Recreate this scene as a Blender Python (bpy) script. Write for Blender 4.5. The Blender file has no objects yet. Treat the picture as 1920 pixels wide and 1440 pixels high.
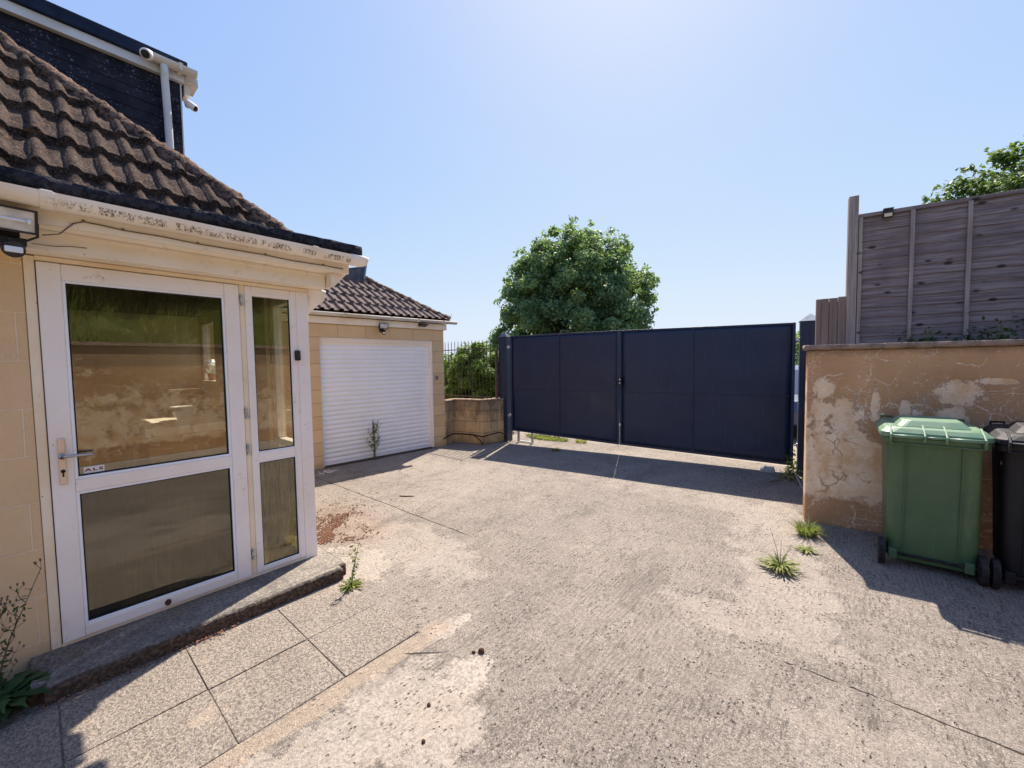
import bpy, bmesh, math, random
import numpy as np
from mathutils import Vector, Matrix, Quaternion
R = math.radians
random.seed(7); rng = np.random.default_rng(7)
SC = bpy.context.scene
COL = SC.collection

# ---------------------------------------------------------------- camera
cd = bpy.data.cameras.new('camera'); cam = bpy.data.objects.new('camera', cd); COL.objects.link(cam)
_p, _y, _r = R(-2.90), R(40.34), R(-0.814)
fw = Vector((-math.sin(_y)*math.cos(_p), math.cos(_y)*math.cos(_p), math.sin(_p)))
rt = Vector((math.cos(_y), math.sin(_y), 0)); up = rt.cross(fw)
rt2 = rt*math.cos(_r)+up*math.sin(_r); up2 = -rt*math.sin(_r)+up*math.cos(_r)
M = Matrix((rt2, up2, -fw)).transposed().to_4x4(); M.translation = (0, 0, 1.6)
cam.matrix_world = M
cd.sensor_width = 36; cd.lens = 36*759.23/1920; cd.clip_start = .02; cd.clip_end = 4000
SC.camera = cam

# ---------------------------------------------------------------- light
SUN_EL, SUN_AZ = 54.0, 22.6          # azimuth measured from +Y towards -X
W = bpy.data.worlds.new('World'); SC.world = W; W.use_nodes = True
wn = W.node_tree.nodes; wl = W.node_tree.links
sky = wn.new('ShaderNodeTexSky'); sky.sky_type = 'NISHITA'; sky.sun_disc = False
sky.sun_elevation = R(SUN_EL); sky.sun_rotation = R(-SUN_AZ)
sky.air_density = 1.25; sky.dust_density = .7; sky.ozone_density = 2.2; sky.altitude = 50
# soft-shouldered, slightly cooler sky: each channel compressed, the same for every ray
_s = wn.new('ShaderNodeSeparateColor'); _c = wn.new('ShaderNodeCombineColor'); wl.new(sky.outputs[0], _s.inputs[0])
for _i, (_pw, _k, _cap) in enumerate(((.62, .96, 2.95), (.50, 1.24, 3.4), (.12, 3.25, 3.9))):
    _a = wn.new('ShaderNodeMath'); _a.operation = 'POWER'; wl.new(_s.outputs[_i], _a.inputs[0]); _a.inputs[1].default_value = _pw
    _b = wn.new('ShaderNodeMath'); _b.operation = 'MULTIPLY'; wl.new(_a.outputs[0], _b.inputs[0]); _b.inputs[1].default_value = _k
    _d = wn.new('ShaderNodeMath'); _d.operation = 'SMOOTH_MIN'; wl.new(_b.outputs[0], _d.inputs[0]); _d.inputs[1].default_value = _cap; _d.inputs[2].default_value = 1.2
    wl.new(_d.outputs[0], _c.inputs[_i])
wl.new(_c.outputs[0], wn['Background'].inputs[0]); wn['Background'].inputs[1].default_value = 0.13
sl = bpy.data.lights.new('sun', 'SUN'); sl.energy = 5.0; sl.angle = R(.53); sl.color = (1, .90, .79)
so = bpy.data.objects.new('sun', sl); COL.objects.link(so); so.location = (-20, 40, 60)
sd = Vector((-math.sin(R(SUN_AZ))*math.cos(R(SUN_EL)), math.cos(R(SUN_AZ))*math.cos(R(SUN_EL)), math.sin(R(SUN_EL))))
so.rotation_mode = 'QUATERNION'; so.rotation_quaternion = (-sd).to_track_quat('-Z', 'Y')
SC.view_settings.view_transform = 'Standard'; SC.view_settings.look = 'None'
SC.view_settings.exposure = 1.0; SC.view_settings.gamma = 1

# ---------------------------------------------------------------- helpers
def tag(o, label=None, cat=None, group=None, kind=None):
    if label: o['label'] = label
    if cat: o['category'] = cat
    if group: o['group'] = group
    if kind: o['kind'] = kind
    return o
def empty(name, loc=(0, 0, 0), rz=0, label=None, cat=None, group=None):
    o = bpy.data.objects.new(name, None); COL.objects.link(o); o.location = loc; o.rotation_euler = (0, 0, rz)
    o.empty_display_size = .1
    return tag(o, label, cat, group)
class MB:
    def __init__(s): s.v = []; s.f = []; s.m = []; s.mi = 0
    def add(s, vs, fs):
        n = len(s.v); s.v += [tuple(v) for v in vs]; s.f += [tuple(i+n for i in f) for f in fs]; s.m += [s.mi]*len(fs); return s
    def box(s, x0, x1, y0, y1, z0, z1, M=None):
        vs = [Vector((x, y, z)) for x in (x0, x1) for y in (y0, y1) for z in (z0, z1)]
        if M: vs = [M @ v for v in vs]
        return s.add(vs, [(0, 1, 3, 2), (4, 6, 7, 5), (0, 4, 5, 1), (2, 3, 7, 6), (0, 2, 6, 4), (1, 5, 7, 3)])
    def prism(s, pts, a0, a1, axis='y'):
        # pts: 2d outline; extruded along axis
        n = len(pts)
        def P(p, a):
            if axis == 'y': return (p[0], a, p[1])
            if axis == 'x': return (a, p[0], p[1])
            return (p[0], p[1], a)
        vs = [P(p, a0) for p in pts]+[P(p, a1) for p in pts]
        fs = [(i, (i+1) % n, (i+1) % n+n, i+n) for i in range(n)]+[tuple(range(n))[::-1], tuple(range(n, 2*n))]
        return s.add(vs, fs)
    def ring(s, rings, cap=True, close=True):
        n = len(rings[0]); vs = [v for r in rings for v in r]; fs = []
        for k in range(len(rings)-1):
            for i in range(n if close else n-1):
                j = (i+1) % n; fs.append((k*n+i, k*n+j, (k+1)*n+j, (k+1)*n+i))
        if cap and close: fs += [tuple(range(n))[::-1], tuple(range((len(rings)-1)*n, len(rings)*n))]
        return s.add(vs, fs)
    def tube(s, pts, r, n=8, cap=True):
        pts = [Vector(p) for p in pts]; rs = r if isinstance(r, (list, tuple)) else [r]*len(pts); rings = []
        for i, p in enumerate(pts):
            a = pts[max(i-1, 0)]; b = pts[min(i+1, len(pts)-1)]; d = (b-a).normalized()
            u = d.orthogonal().normalized() if i == 0 else (u-d*u.dot(d)).normalized()
            w = d.cross(u); rings.append([p+(u*math.cos(2*math.pi*k/n)+w*math.sin(2*math.pi*k/n))*rs[i] for k in range(n)])
        return s.ring(rings, cap)
    def cyl(s, c, axis, r, h, n=20, r2=None):
        c = Vector(c); a = Vector(axis).normalized()
        return s.tube([c-a*h/2, c+a*h/2], [r, r if r2 is None else r2], n)
    def build(s, name, mat, parent=None, bevel=0, smooth=False, seg=2, label=None):
        me = bpy.data.meshes.new(name); me.from_pydata(s.v, [], s.f)
        for mm in (mat if isinstance(mat, (list, tuple)) else [mat]): me.materials.append(mm)
        if any(s.m): me.polygons.foreach_set('material_index', s.m)
        bm = bmesh.new(); bm.from_mesh(me); bmesh.ops.recalc_face_normals(bm, faces=bm.faces); bm.to_mesh(me); bm.free()
        if smooth: me.polygons.foreach_set('use_smooth', [True]*len(me.polygons))
        me.update()
        o = bpy.data.objects.new(name, me); COL.objects.link(o)
        if parent: o.parent = parent
        if bevel:
            b = o.modifiers.new('bevel', 'BEVEL'); b.width = bevel; b.segments = seg; b.limit_method = 'ANGLE'; b.angle_limit = R(40)
            b.harden_normals = False
        if label: o['label'] = label
        return o
def rough_up(o, size=.04, amp=.004, levels=None):
    """ real displacement of worn masonry: remeshed by simple subdivision + noise """
    me = o.data; bm = bmesh.new(); bm.from_mesh(me)
    for _ in range(7):
        es = [e for e in bm.edges if e.calc_length() > size]
        if not es: break
        bmesh.ops.subdivide_edges(bm, edges=es, cuts=1, use_grid_fill=True)
        if len(bm.verts) > 60000: break
    bm.normal_update()
    from mathutils import noise
    for v in bm.verts:
        n = noise.noise(v.co*9)*.6+noise.noise(v.co*31)*.4
        v.co += v.normal*n*amp
    bm.to_mesh(me); bm.free()
    me.polygons.foreach_set('use_smooth', [True]*len(me.polygons))
    return o
def npmesh(name, V, F, mat, parent=None, smooth=False):
    me = bpy.data.meshes.new(name); k = F.shape[1]
    me.vertices.add(len(V)); me.vertices.foreach_set('co', np.asarray(V, 'f').ravel())
    me.loops.add(F.size); me.loops.foreach_set('vertex_index', F.ravel().astype('i'))
    me.polygons.add(len(F)); me.polygons.foreach_set('loop_start', np.arange(0, F.size, k, dtype='i'))
    me.polygons.foreach_set('loop_total', np.full(len(F), k, dtype='i'))
    if smooth: me.polygons.foreach_set('use_smooth', np.ones(len(F), bool))
    me.update(calc_edges=True); me.validate(); me.materials.append(mat)
    o = bpy.data.objects.new(name, me); COL.objects.link(o)
    if parent: o.parent = parent
    return o

# ---------------------------------------------------------------- material kit
class MT:
    def __init__(s, name, rough=.8, spec=.3, metal=0):
        s.m = bpy.data.materials.new(name); s.m.use_nodes = True; s.t = s.m.node_tree; s.n = s.t.nodes; s.l = s.t.links
        s.b = s.n['Principled BSDF']; s.b.inputs['Roughness'].default_value = rough
        s.b.inputs['Specular IOR Level'].default_value = spec; s.b.inputs['Metallic'].default_value = metal
        s.tc = s.n.new('ShaderNodeTexCoord'); s.co = s.tc.outputs['Object']
    def _v(s, sock, v):
        if v is None: return
        if hasattr(v, 'is_linked') or isinstance(v, bpy.types.NodeSocket): s.l.new(v, sock)
        elif isinstance(v, (tuple, list)) and len(v) == 3 and sock.type == 'RGBA': sock.default_value = (*v, 1)
        else: sock.default_value = v
    def map(s, sc=(1, 1, 1), rot=(0, 0, 0), loc=(0, 0, 0), co=None):
        n = s.n.new('ShaderNodeMapping'); s.l.new(co or s.co, n.inputs[0]); n.inputs[1].default_value = loc; n.inputs[2].default_value = rot; n.inputs[3].default_value = sc
        return n.outputs[0]
    def noise(s, scale, det=4, rough=.55, co=None, dist=0, col=False):
        n = s.n.new('ShaderNodeTexNoise'); s.l.new(co or s.co, n.inputs['Vector']); n.inputs['Scale'].default_value = scale
        n.inputs['Detail'].default_value = det; n.inputs['Roughness'].default_value = rough; n.inputs['Distortion'].default_value = dist
        return n.outputs[1 if col else 0]
    def vor(s, scale, feat='F1', co=None, rand=1, out=0):
        n = s.n.new('ShaderNodeTexVoronoi'); s.l.new(co or s.co, n.inputs['Vector']); n.feature = feat; n.inputs['Scale'].default_value = scale
        n.inputs['Randomness'].default_value = rand
        return n.outputs[out]
    def ramp(s, f, a, b, smooth=True):
        n = s.n.new('ShaderNodeMapRange'); s.l.new(f, n.inputs[0]); n.inputs[1].default_value = a; n.inputs[2].default_value = b
        if smooth: n.interpolation_type = 'SMOOTHSTEP'
        return n.outputs[0]
    def mix(s, f, a, b, mode='MIX'):
        n = s.n.new('ShaderNodeMix'); n.data_type = 'RGBA'; n.blend_type = mode
        s._v(n.inputs[0], f); s._v(n.inputs[6], a); s._v(n.inputs[7], b); return n.outputs[2]
    def math(s, op, a, b=None, c=None):
        n = s.n.new('ShaderNodeMath'); n.operation = op; s._v(n.inputs[0], a); s._v(n.inputs[1], b)
        if c is not None: s._v(n.inputs[2], c)
        return n.outputs[0]
    def sep(s, co=None):
        n = s.n.new('ShaderNodeSeparateXYZ'); s.l.new(co or s.co, n.inputs[0]); return n.outputs
    def comb(s, x, y, z):
        n = s.n.new('ShaderNodeCombineXYZ'); s._v(n.inputs[0], x); s._v(n.inputs[1], y); s._v(n.inputs[2], z); return n.outputs[0]
    def bump(s, h, dist=.01, strength=1, nrm=None):
        n = s.n.new('ShaderNodeBump'); s.l.new(h, n.inputs['Height']); n.inputs['Distance'].default_value = dist; n.inputs['Strength'].default_value = strength
        if nrm: s.l.new(nrm, n.inputs['Normal'])
        s.l.new(n.outputs[0], s.b.inputs['Normal']); return n.outputs[0]
    def color(s, c): s._v(s.b.inputs['Base Color'], c); return s
    def rough(s, c): s._v(s.b.inputs['Roughness'], c); return s
    def warp(s, amt, scale, co=None):
        nz = s.noise(scale, 3, col=True, co=co); v = s.n.new('ShaderNodeVectorMath'); v.operation = 'SUBTRACT'; s.l.new(nz, v.inputs[0]); v.inputs[1].default_value = (.5, .5, .5)
        w = s.n.new('ShaderNodeVectorMath'); w.operation = 'MULTIPLY_ADD'; s.l.new(v.outputs[0], w.inputs[0]); w.inputs[1].default_value = (amt, amt, amt); s.l.new(co or s.co, w.inputs[2])
        return w.outputs[0]
def simple(name, c, c2=None, scale=8, rough=.7, spec=.3, bump=0, bscale=60, metal=0, dirt=None, dscale=3, dlo=.55, dhi=.75):
    t = MT(name, rough, spec, metal)
    col = c
    if c2: col = t.mix(t.ramp(t.noise(scale, 6), .35, .65), c, c2)
    if dirt: col = t.mix(t.ramp(t.noise(dscale, 8, .65), dlo, dhi), col, dirt)
    t.color(col)
    if bump: t.bump(t.noise(bscale, 5), bump)
    return t.m

# concrete yard ----------------------------------------------------------
def yard_mat():
    t = MT('yard_concrete', .93, .12)
    x, y, z = t.sep()
    wc = t.warp(.25, 2.0); wx, wy, wz = t.sep(wc)
    fine = t.noise(230, 3, .6); med = t.noise(75, 6, .75); big = t.noise(1.1, 5); mid = t.noise(6, 6, .68)
    med = t.math('ADD', t.math('MULTIPLY', med, .7), t.math('MULTIPLY', t.noise(28, 6, .72, co=t.map((1.5, .8, 1))), .3))
    speck = t.ramp(t.math('ADD', t.math('MULTIPLY', fine, .45), t.math('MULTIPLY', med, .55)), .405, .585)
    agg = t.mix(speck, (.098, .084, .072), (.415, .36, .303))
    agg = t.mix(t.math('MULTIPLY', t.ramp(t.vor(85, co=t.warp(.01, 60)), .32, .20), t.ramp(t.noise(12, 3), .45, .6)), agg, (.57, .51, .44))
    agg = t.mix(t.ramp(big, .3, .7), t.mix(.12, agg, (.10, .085, .07)), t.mix(.30, agg, (.42, .36, .298)))
    # tamped brush streaks along y
    st = t.noise(5, 5, .65, co=t.map((12, 1.6, 1)))
    agg = t.mix(t.math('MULTIPLY', t.ramp(st, .50, .62), t.math('MULTIPLY', t.ramp(mid, .40, .6), .65)), agg, (.10, .085, .07))
    rib = t.math('SINE', t.math('ADD', t.math('MULTIPLY', x, 240), t.math('MULTIPLY', t.noise(1.4, 5, .6), 12)))
    ribm = t.math('MULTIPLY', t.math('MULTIPLY', t.ramp(t.noise(1.4, 4, .6), .47, .6), t.ramp(t.noise(9, 5, .7), .35, .6)), t.ramp(rib, .1, .9))
    agg = t.mix(t.math('MULTIPLY', ribm, .30), agg, (.085, .072, .06))
    # worn pale mortar skins (x, y, rx, ry)
    mask = None
    for (cx, cy, rx, ry, s) in [(-1.50, 1.05, .36, .30, .8), (-1.62, .45, .22, .75, .7), (-1.50, 1.35, .14, .12, 1), (-1.86, 1.56, .07, .17, 1), (-1.2, .1, .3, .5, .8), (-.45, 2.72, .5, .16, .45),
                                (-.35, 3.3, .3, .7, .5), (-3.0, 2.1, .8, .33, .5), (-1.0, .35, .6, .4, .75), (-4.2, 3.9, 1.2, .6, .2), (-1.2, 4.9, 1.4, .25, .35), (-.6, 4.5, .3, .9, .55), (.55, 2.1, .9, .25, .35), (-.7, 1.0, .5, .3, .4), (-3.1, 1.6, .35, .3, .8)]:
        dx = t.math('DIVIDE', t.math('SUBTRACT', wx, cx), rx); dy = t.math('DIVIDE', t.math('SUBTRACT', wy, cy), ry)
        d = t.math('ADD', t.math('MULTIPLY', dx, dx), t.math('MULTIPLY', dy, dy))
        d = t.math('ADD', d, t.math('MULTIPLY', t.math('SUBTRACT', mid, .5), 4.5))
        e = t.math('MULTIPLY', t.ramp(d, 1.25, .75), s)
        mask = e if mask is None else t.math('MAXIMUM', mask, e)
    pale = t.mix(t.ramp(t.noise(60, 5, .7), .38, .56), (.27, .23, .19), (.44, .385, .325))
    pale = t.mix(t.ramp(t.noise(3.0, 4), .45, .7), pale, t.mix(.25, pale, (.46, .35, .26)))
    pk = t.ramp(t.math('ADD', med, t.math('MULTIPLY', fine, .4)), .58, .66)
    pale = t.mix(t.math('MULTIPLY', pk, .0), pale, agg)
    col = t.mix(t.math('MULTIPLY', mask, t.math('ADD', t.math('MULTIPLY', speck, .35), .6)), agg, pale)
    # narrow mortar fillet that fairs the slabs into the yard
    wob = t.math('MULTIPLY', t.math('SUBTRACT', t.noise(7, 6, .7), .5), .16)
    f1 = t.math('MULTIPLY', t.ramp(t.math('ABSOLUTE', t.math('ADD', t.math('SUBTRACT', x, -1.90), wob)), .075, .045), t.ramp(y, 1.62, 1.5))
    col = t.mix(t.math('MULTIPLY', f1, .85), col, t.mix(speck, (.28, .22, .165), (.48, .39, .30)))
    # dark scum and tyre-worn streaks
    sc2 = t.noise(1.2, 7, .72, co=t.map((1.6, .5, 1)))
    col = t.mix(t.math('MULTIPLY', t.ramp(sc2, .52, .66), .38), col, (.115, .10, .085))
    # green-grey lichen blotches and darker damp by the wall foot
    col = t.mix(t.math('MULTIPLY', t.ramp(t.noise(2.6, 7, .7), .56, .7), .45), col, (.17, .16, .13))
    # rust-red dust behind the porch corner
    dx = t.math('DIVIDE', t.math('ADD', x, 3.95), .75); dy = t.math('DIVIDE', t.math('SUBTRACT', y, 1.95), .4)
    rd = t.ramp(t.math('ADD', t.math('ADD', t.math('MULTIPLY', dx, dx), t.math('MULTIPLY', dy, dy)), t.math('MULTIPLY', t.math('SUBTRACT', med, .5), 3)), 1.3, .3)
    col = t.mix(t.math('MULTIPLY', rd, .35), col, (.22, .14, .10))
    # expansion joints / cracks: thin wavering dark lines
    wv = t.math('MULTIPLY', t.math('SUBTRACT', t.noise(5, 5, .7), .5), .045)
    def line(coord, at, w, a=None, b=None, other=None):
        d = t.math('ABSOLUTE', t.math('ADD', t.math('SUBTRACT', coord, at), wv))
        f = t.ramp(d, w, w*.35)
        if a is not None:
            f = t.math('MULTIPLY', f, t.ramp(other, a-.02, a+.02)); f = t.math('MULTIPLY', f, t.ramp(other, b+.05, b-.05))
        return f
    brk = t.ramp(t.noise(4.5, 4, .7), .42, .5)
    j = t.math('MULTIPLY', line(y, 2.545, .008, -6.2, -2.7, x), t.math('ADD', t.math('MULTIPLY', brk, .5), .5))
    for f in (t.math('MULTIPLY', line(y, 2.49, .007, -.25, .7, x), brk), line(t.math('SUBTRACT', y, t.math('MULTIPLY', x, .9)), 2.93, .010, -1.86, -1.72, x),
              t.math('MULTIPLY', line(t.math('SUBTRACT', x, t.math('MULTIPLY', y, .3)), -5.0, .006, 2.6, 4.1, y), t.math('MULTIPLY', brk, .5))):
        j = t.math('MAXIMUM', j, f)
    col = t.mix(t.math('MULTIPLY', j, .85), col, (.045, .035, .028))
    # pits
    pit = t.ramp(t.vor(34, co=t.map((1.5, .75, 1), co=t.warp(.03, 20))), .27, .13); pm = t.math('MULTIPLY', pit, t.ramp(t.noise(4, 5, .7), .46, .58))
    col = t.mix(t.math('MULTIPLY', pm, .55), col, (.06, .048, .04))
    t.color(col)
    h = t.math('ADD', t.math('MULTIPLY', fine, .5), med)
    h = t.math('MULTIPLY', h, t.math('SUBTRACT', 1.0, t.math('MULTIPLY', mask, .6)))
    h = t.math('SUBTRACT', h, t.math('MULTIPLY', t.math('MAXIMUM', j, pm), 1.2)); h = t.math('ADD', h, t.math('MULTIPLY', st, .35)); h = t.math('SUBTRACT', h, t.math('MULTIPLY', ribm, .18))
    t.bump(h, .014, 1.0)
    return t.m
def slab_mat():
    t = MT('slab_concrete', .95, .1)
    fine = t.noise(190, 3, .6); med = t.noise(70, 5, .68)
    speck = t.ramp(t.math('ADD', t.math('MULTIPLY', fine, .45), t.math('MULTIPLY', med, .55)), .40, .61)
    col = t.mix(speck, (.135, .115, .097), (.39, .335, .275))
    col = t.mix(t.math('MULTIPLY', t.ramp(t.noise(2.3, 6, .65), .42, .62), .55), col, t.mix(speck, (.10, .085, .072), (.33, .28, .23)))
    col = t.mix(t.math('MULTIPLY', t.ramp(t.noise(3.1, 6), .58, .68), .4), col, (.44, .35, .27))
    t.color(col); t.bump(t.math('ADD', t.math('MULTIPLY', fine, .4), med), .011, .9)
    return t.m
def step_mat():
    t = MT('step_concrete', .95, .1)
    x, y, z = t.sep()
    fine = t.noise(180, 3, .6); med = t.noise(50, 6, .7)
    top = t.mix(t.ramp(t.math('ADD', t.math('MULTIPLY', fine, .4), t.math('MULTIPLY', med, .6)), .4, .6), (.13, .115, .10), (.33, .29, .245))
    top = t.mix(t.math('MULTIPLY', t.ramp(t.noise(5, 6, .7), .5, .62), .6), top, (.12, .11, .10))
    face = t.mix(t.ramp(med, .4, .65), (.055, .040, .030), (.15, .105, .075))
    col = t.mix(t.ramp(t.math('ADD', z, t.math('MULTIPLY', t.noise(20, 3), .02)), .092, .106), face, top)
    t.color(col); t.bump(med, .012, .8)
    return t.m
def block_mat(name, c1, c2, mortar, w=.44, h=.2465, z0=.1685, stain=.0, dark=(.06, .045, .035), paint=False):
    t = MT(name, .88, .2)
    x, y, z = t.sep()
    u = t.math('ADD', x, y); co = t.comb(u, t.math('SUBTRACT', z, z0), 0.0)
    cw = t.warp(.006, 14, co)
    b = t.n.new('ShaderNodeTexBrick'); t.l.new(cw, b.inputs['Vector']); b.offset = .5
    b.inputs['Scale'].default_value = 1; b.inputs['Brick Width'].default_value = w; b.inputs['Row Height'].default_value = h
    b.inputs['Mortar Size'].default_value = .0045; b.inputs['Mortar Smooth'].default_value = .3; b.inputs['Bias'].default_value = 0
    b.inputs['Color1'].default_value = (*c1, 1); b.inputs['Color2'].default_value = (*c2, 1); b.inputs['Mortar'].default_value = (*mortar, 1)
    col = t.mix(t.math('MULTIPLY', t.ramp(t.noise(3.5, 7, .65), .35, .7), .35), b.outputs[0], tuple(c*.72 for c in c1))
    col = t.mix(t.math('MULTIPLY', t.ramp(t.noise(70, 4, .7), .58, .7), .4), col, tuple(c*.6 for c in c1))
    if stain: col = t.mix(t.math('MULTIPLY', t.ramp(t.math('ADD', z, t.math('MULTIPLY', t.noise(5, 6, .7), .5)), .78, 1.05), .6), col, (.16, .125, .10))
    # small chips and pin-holes
    col = t.mix(t.math('MULTIPLY', t.ramp(t.vor(17), .09, .05), t.ramp(t.noise(5, 2), .55, .6)), col, dark)
    if stain:
        # damp streaks running down and dirt along the foot
        sn = t.noise(3, 7, .7, co=t.map((1.6, 1.6, .7)))
        col = t.mix(t.math('MULTIPLY', t.ramp(sn, .42, .66), stain), col, (.075, .055, .045))
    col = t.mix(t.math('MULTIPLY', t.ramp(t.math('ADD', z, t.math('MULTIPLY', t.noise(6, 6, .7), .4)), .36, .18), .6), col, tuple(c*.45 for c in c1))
    t.color(col)
    hgt = t.math('ADD', t.math('MULTIPLY', b.outputs[1], -1.0), t.math('MULTIPLY', t.noise(90, 5, .7), .35))
    t.bump(hgt, .006, .7)
    return t.m
def white_mat(name, c=(.90, .83, .78), tint=(.84, .75, .66), dirt=.5, rough=.42, spots=True):
    t = MT(name, rough, .35)
    col = t.mix(t.ramp(t.noise(2.2, 5), .4, .7), c, tint)
    col = t.mix(t.math('MULTIPLY', t.ramp(t.noise(14, 8, .75), .57, .72), dirt), col, (.42, .33, .25))
    if spots:
        col = t.mix(t.math('MULTIPLY', t.ramp(t.vor(24), .085, .05), t.ramp(t.noise(7, 2), .57, .62)), col, (.10, .075, .06))
    t.color(col); t.bump(t.noise(30, 4), .0015, .5)
    return t.m
def gutter_mat():
    """ off-white plastic with green-black algae scribbles along its belly """
    t = MT('gutter_plastic', .45, .35)
    x, y, z = t.sep()
    col = t.mix(t.ramp(t.noise(3, 5), .4, .7), (.90, .83, .75), (.80, .69, .56))
    sc = t.noise(1, 3, .6, co=t.map((55, 95, 26)), dist=1.4)
    m = t.ramp(t.math('ABSOLUTE', t.math('SUBTRACT', sc, .5)), .075, .035)
    m = t.math('MULTIPLY', m, t.ramp(t.noise(1, 4, .7, co=t.map((20, 40, 30))), .42, .52))
    m = t.math('MULTIPLY', m, t.ramp(t.noise(1, 2, co=t.map((3, 14, 3))), .38, .44))
    zz = t.math('ADD', z, t.math('MULTIPLY', t.math('SUBTRACT', t.noise(6, 3), .5), .01))
    m = t.math('MULTIPLY', m, t.math('MULTIPLY', t.ramp(zz, 2.365, 2.372), t.ramp(zz, 2.405, 2.396)))
    m = t.math('MULTIPLY', m, t.ramp(y, .0, .25))
    col = t.mix(m, col, (.09, .065, .04))
    t.color(col); return t.m
def tile_mat():
    t = MT('concrete_tile', .95, .1)
    med = t.noise(9, 7, .7); fine = t.noise(70, 4, .65)
    base = t.mix(t.ramp(med, .35, .65), (.022, .015, .012), (.082, .056, .045))
    base = t.mix(t.math('MULTIPLY', t.ramp(fine, .5, .66), .6), base, (.22, .165, .14))
    base = t.mix(t.ramp(t.noise(5, 6, .7), .56, .66), base, (.045, .032, .027))       # moss cushions
    base = t.mix(t.math('MULTIPLY', t.ramp(t.noise(13, 5, .6), .6, .68), .6), base, (.19, .085, .035))
    t.color(base); t.bump(t.math('ADD', med, fine), .015, .9)
    return t.m
def tile_mat2():
    t = MT('concrete_tile_garage', .9, .15)
    med = t.noise(12, 6, .7)
    base = t.mix(t.ramp(med, .35, .65), (.09, .066, .056), (.20, .15, .128))
    base = t.mix(t.ramp(t.noise(5, 6, .75), .62, .70), base, (.05, .04, .035))
    t.color(base); t.bump(med, .008, .7); return t.m
def moss_mat():
    t = MT('mossy_mortar', .98, .05)
    a = t.noise(26, 6, .72)
    base = t.mix(t.ramp(a, .36, .62), (.035, .024, .020), (.25, .165, .125))
    base = t.mix(t.ramp(t.noise(80, 4), .6, .7), base, (.34, .26, .2))
    t.color(base); t.bump(a, .03, 1); return t.m
def dark_tilehung_mat():
    t = MT('tile_hung_dark', .75, .25)
    x, y, z = t.sep()
    base = t.mix(t.ramp(t.noise(4, 5), .35, .65), (.006, .007, .014), (.022, .021, .032))
    sp = t.math('MULTIPLY', t.ramp(t.vor(34, co=t.warp(.05, 16)), .34, .15), t.ramp(t.noise(3.0, 6, .75), .43, .56))
    base = t.mix(t.math('MULTIPLY', sp, .5), base, (.22, .24, .32))
    t.color(base); t.bump(t.noise(25, 5), .01, .6); return t.m
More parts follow.
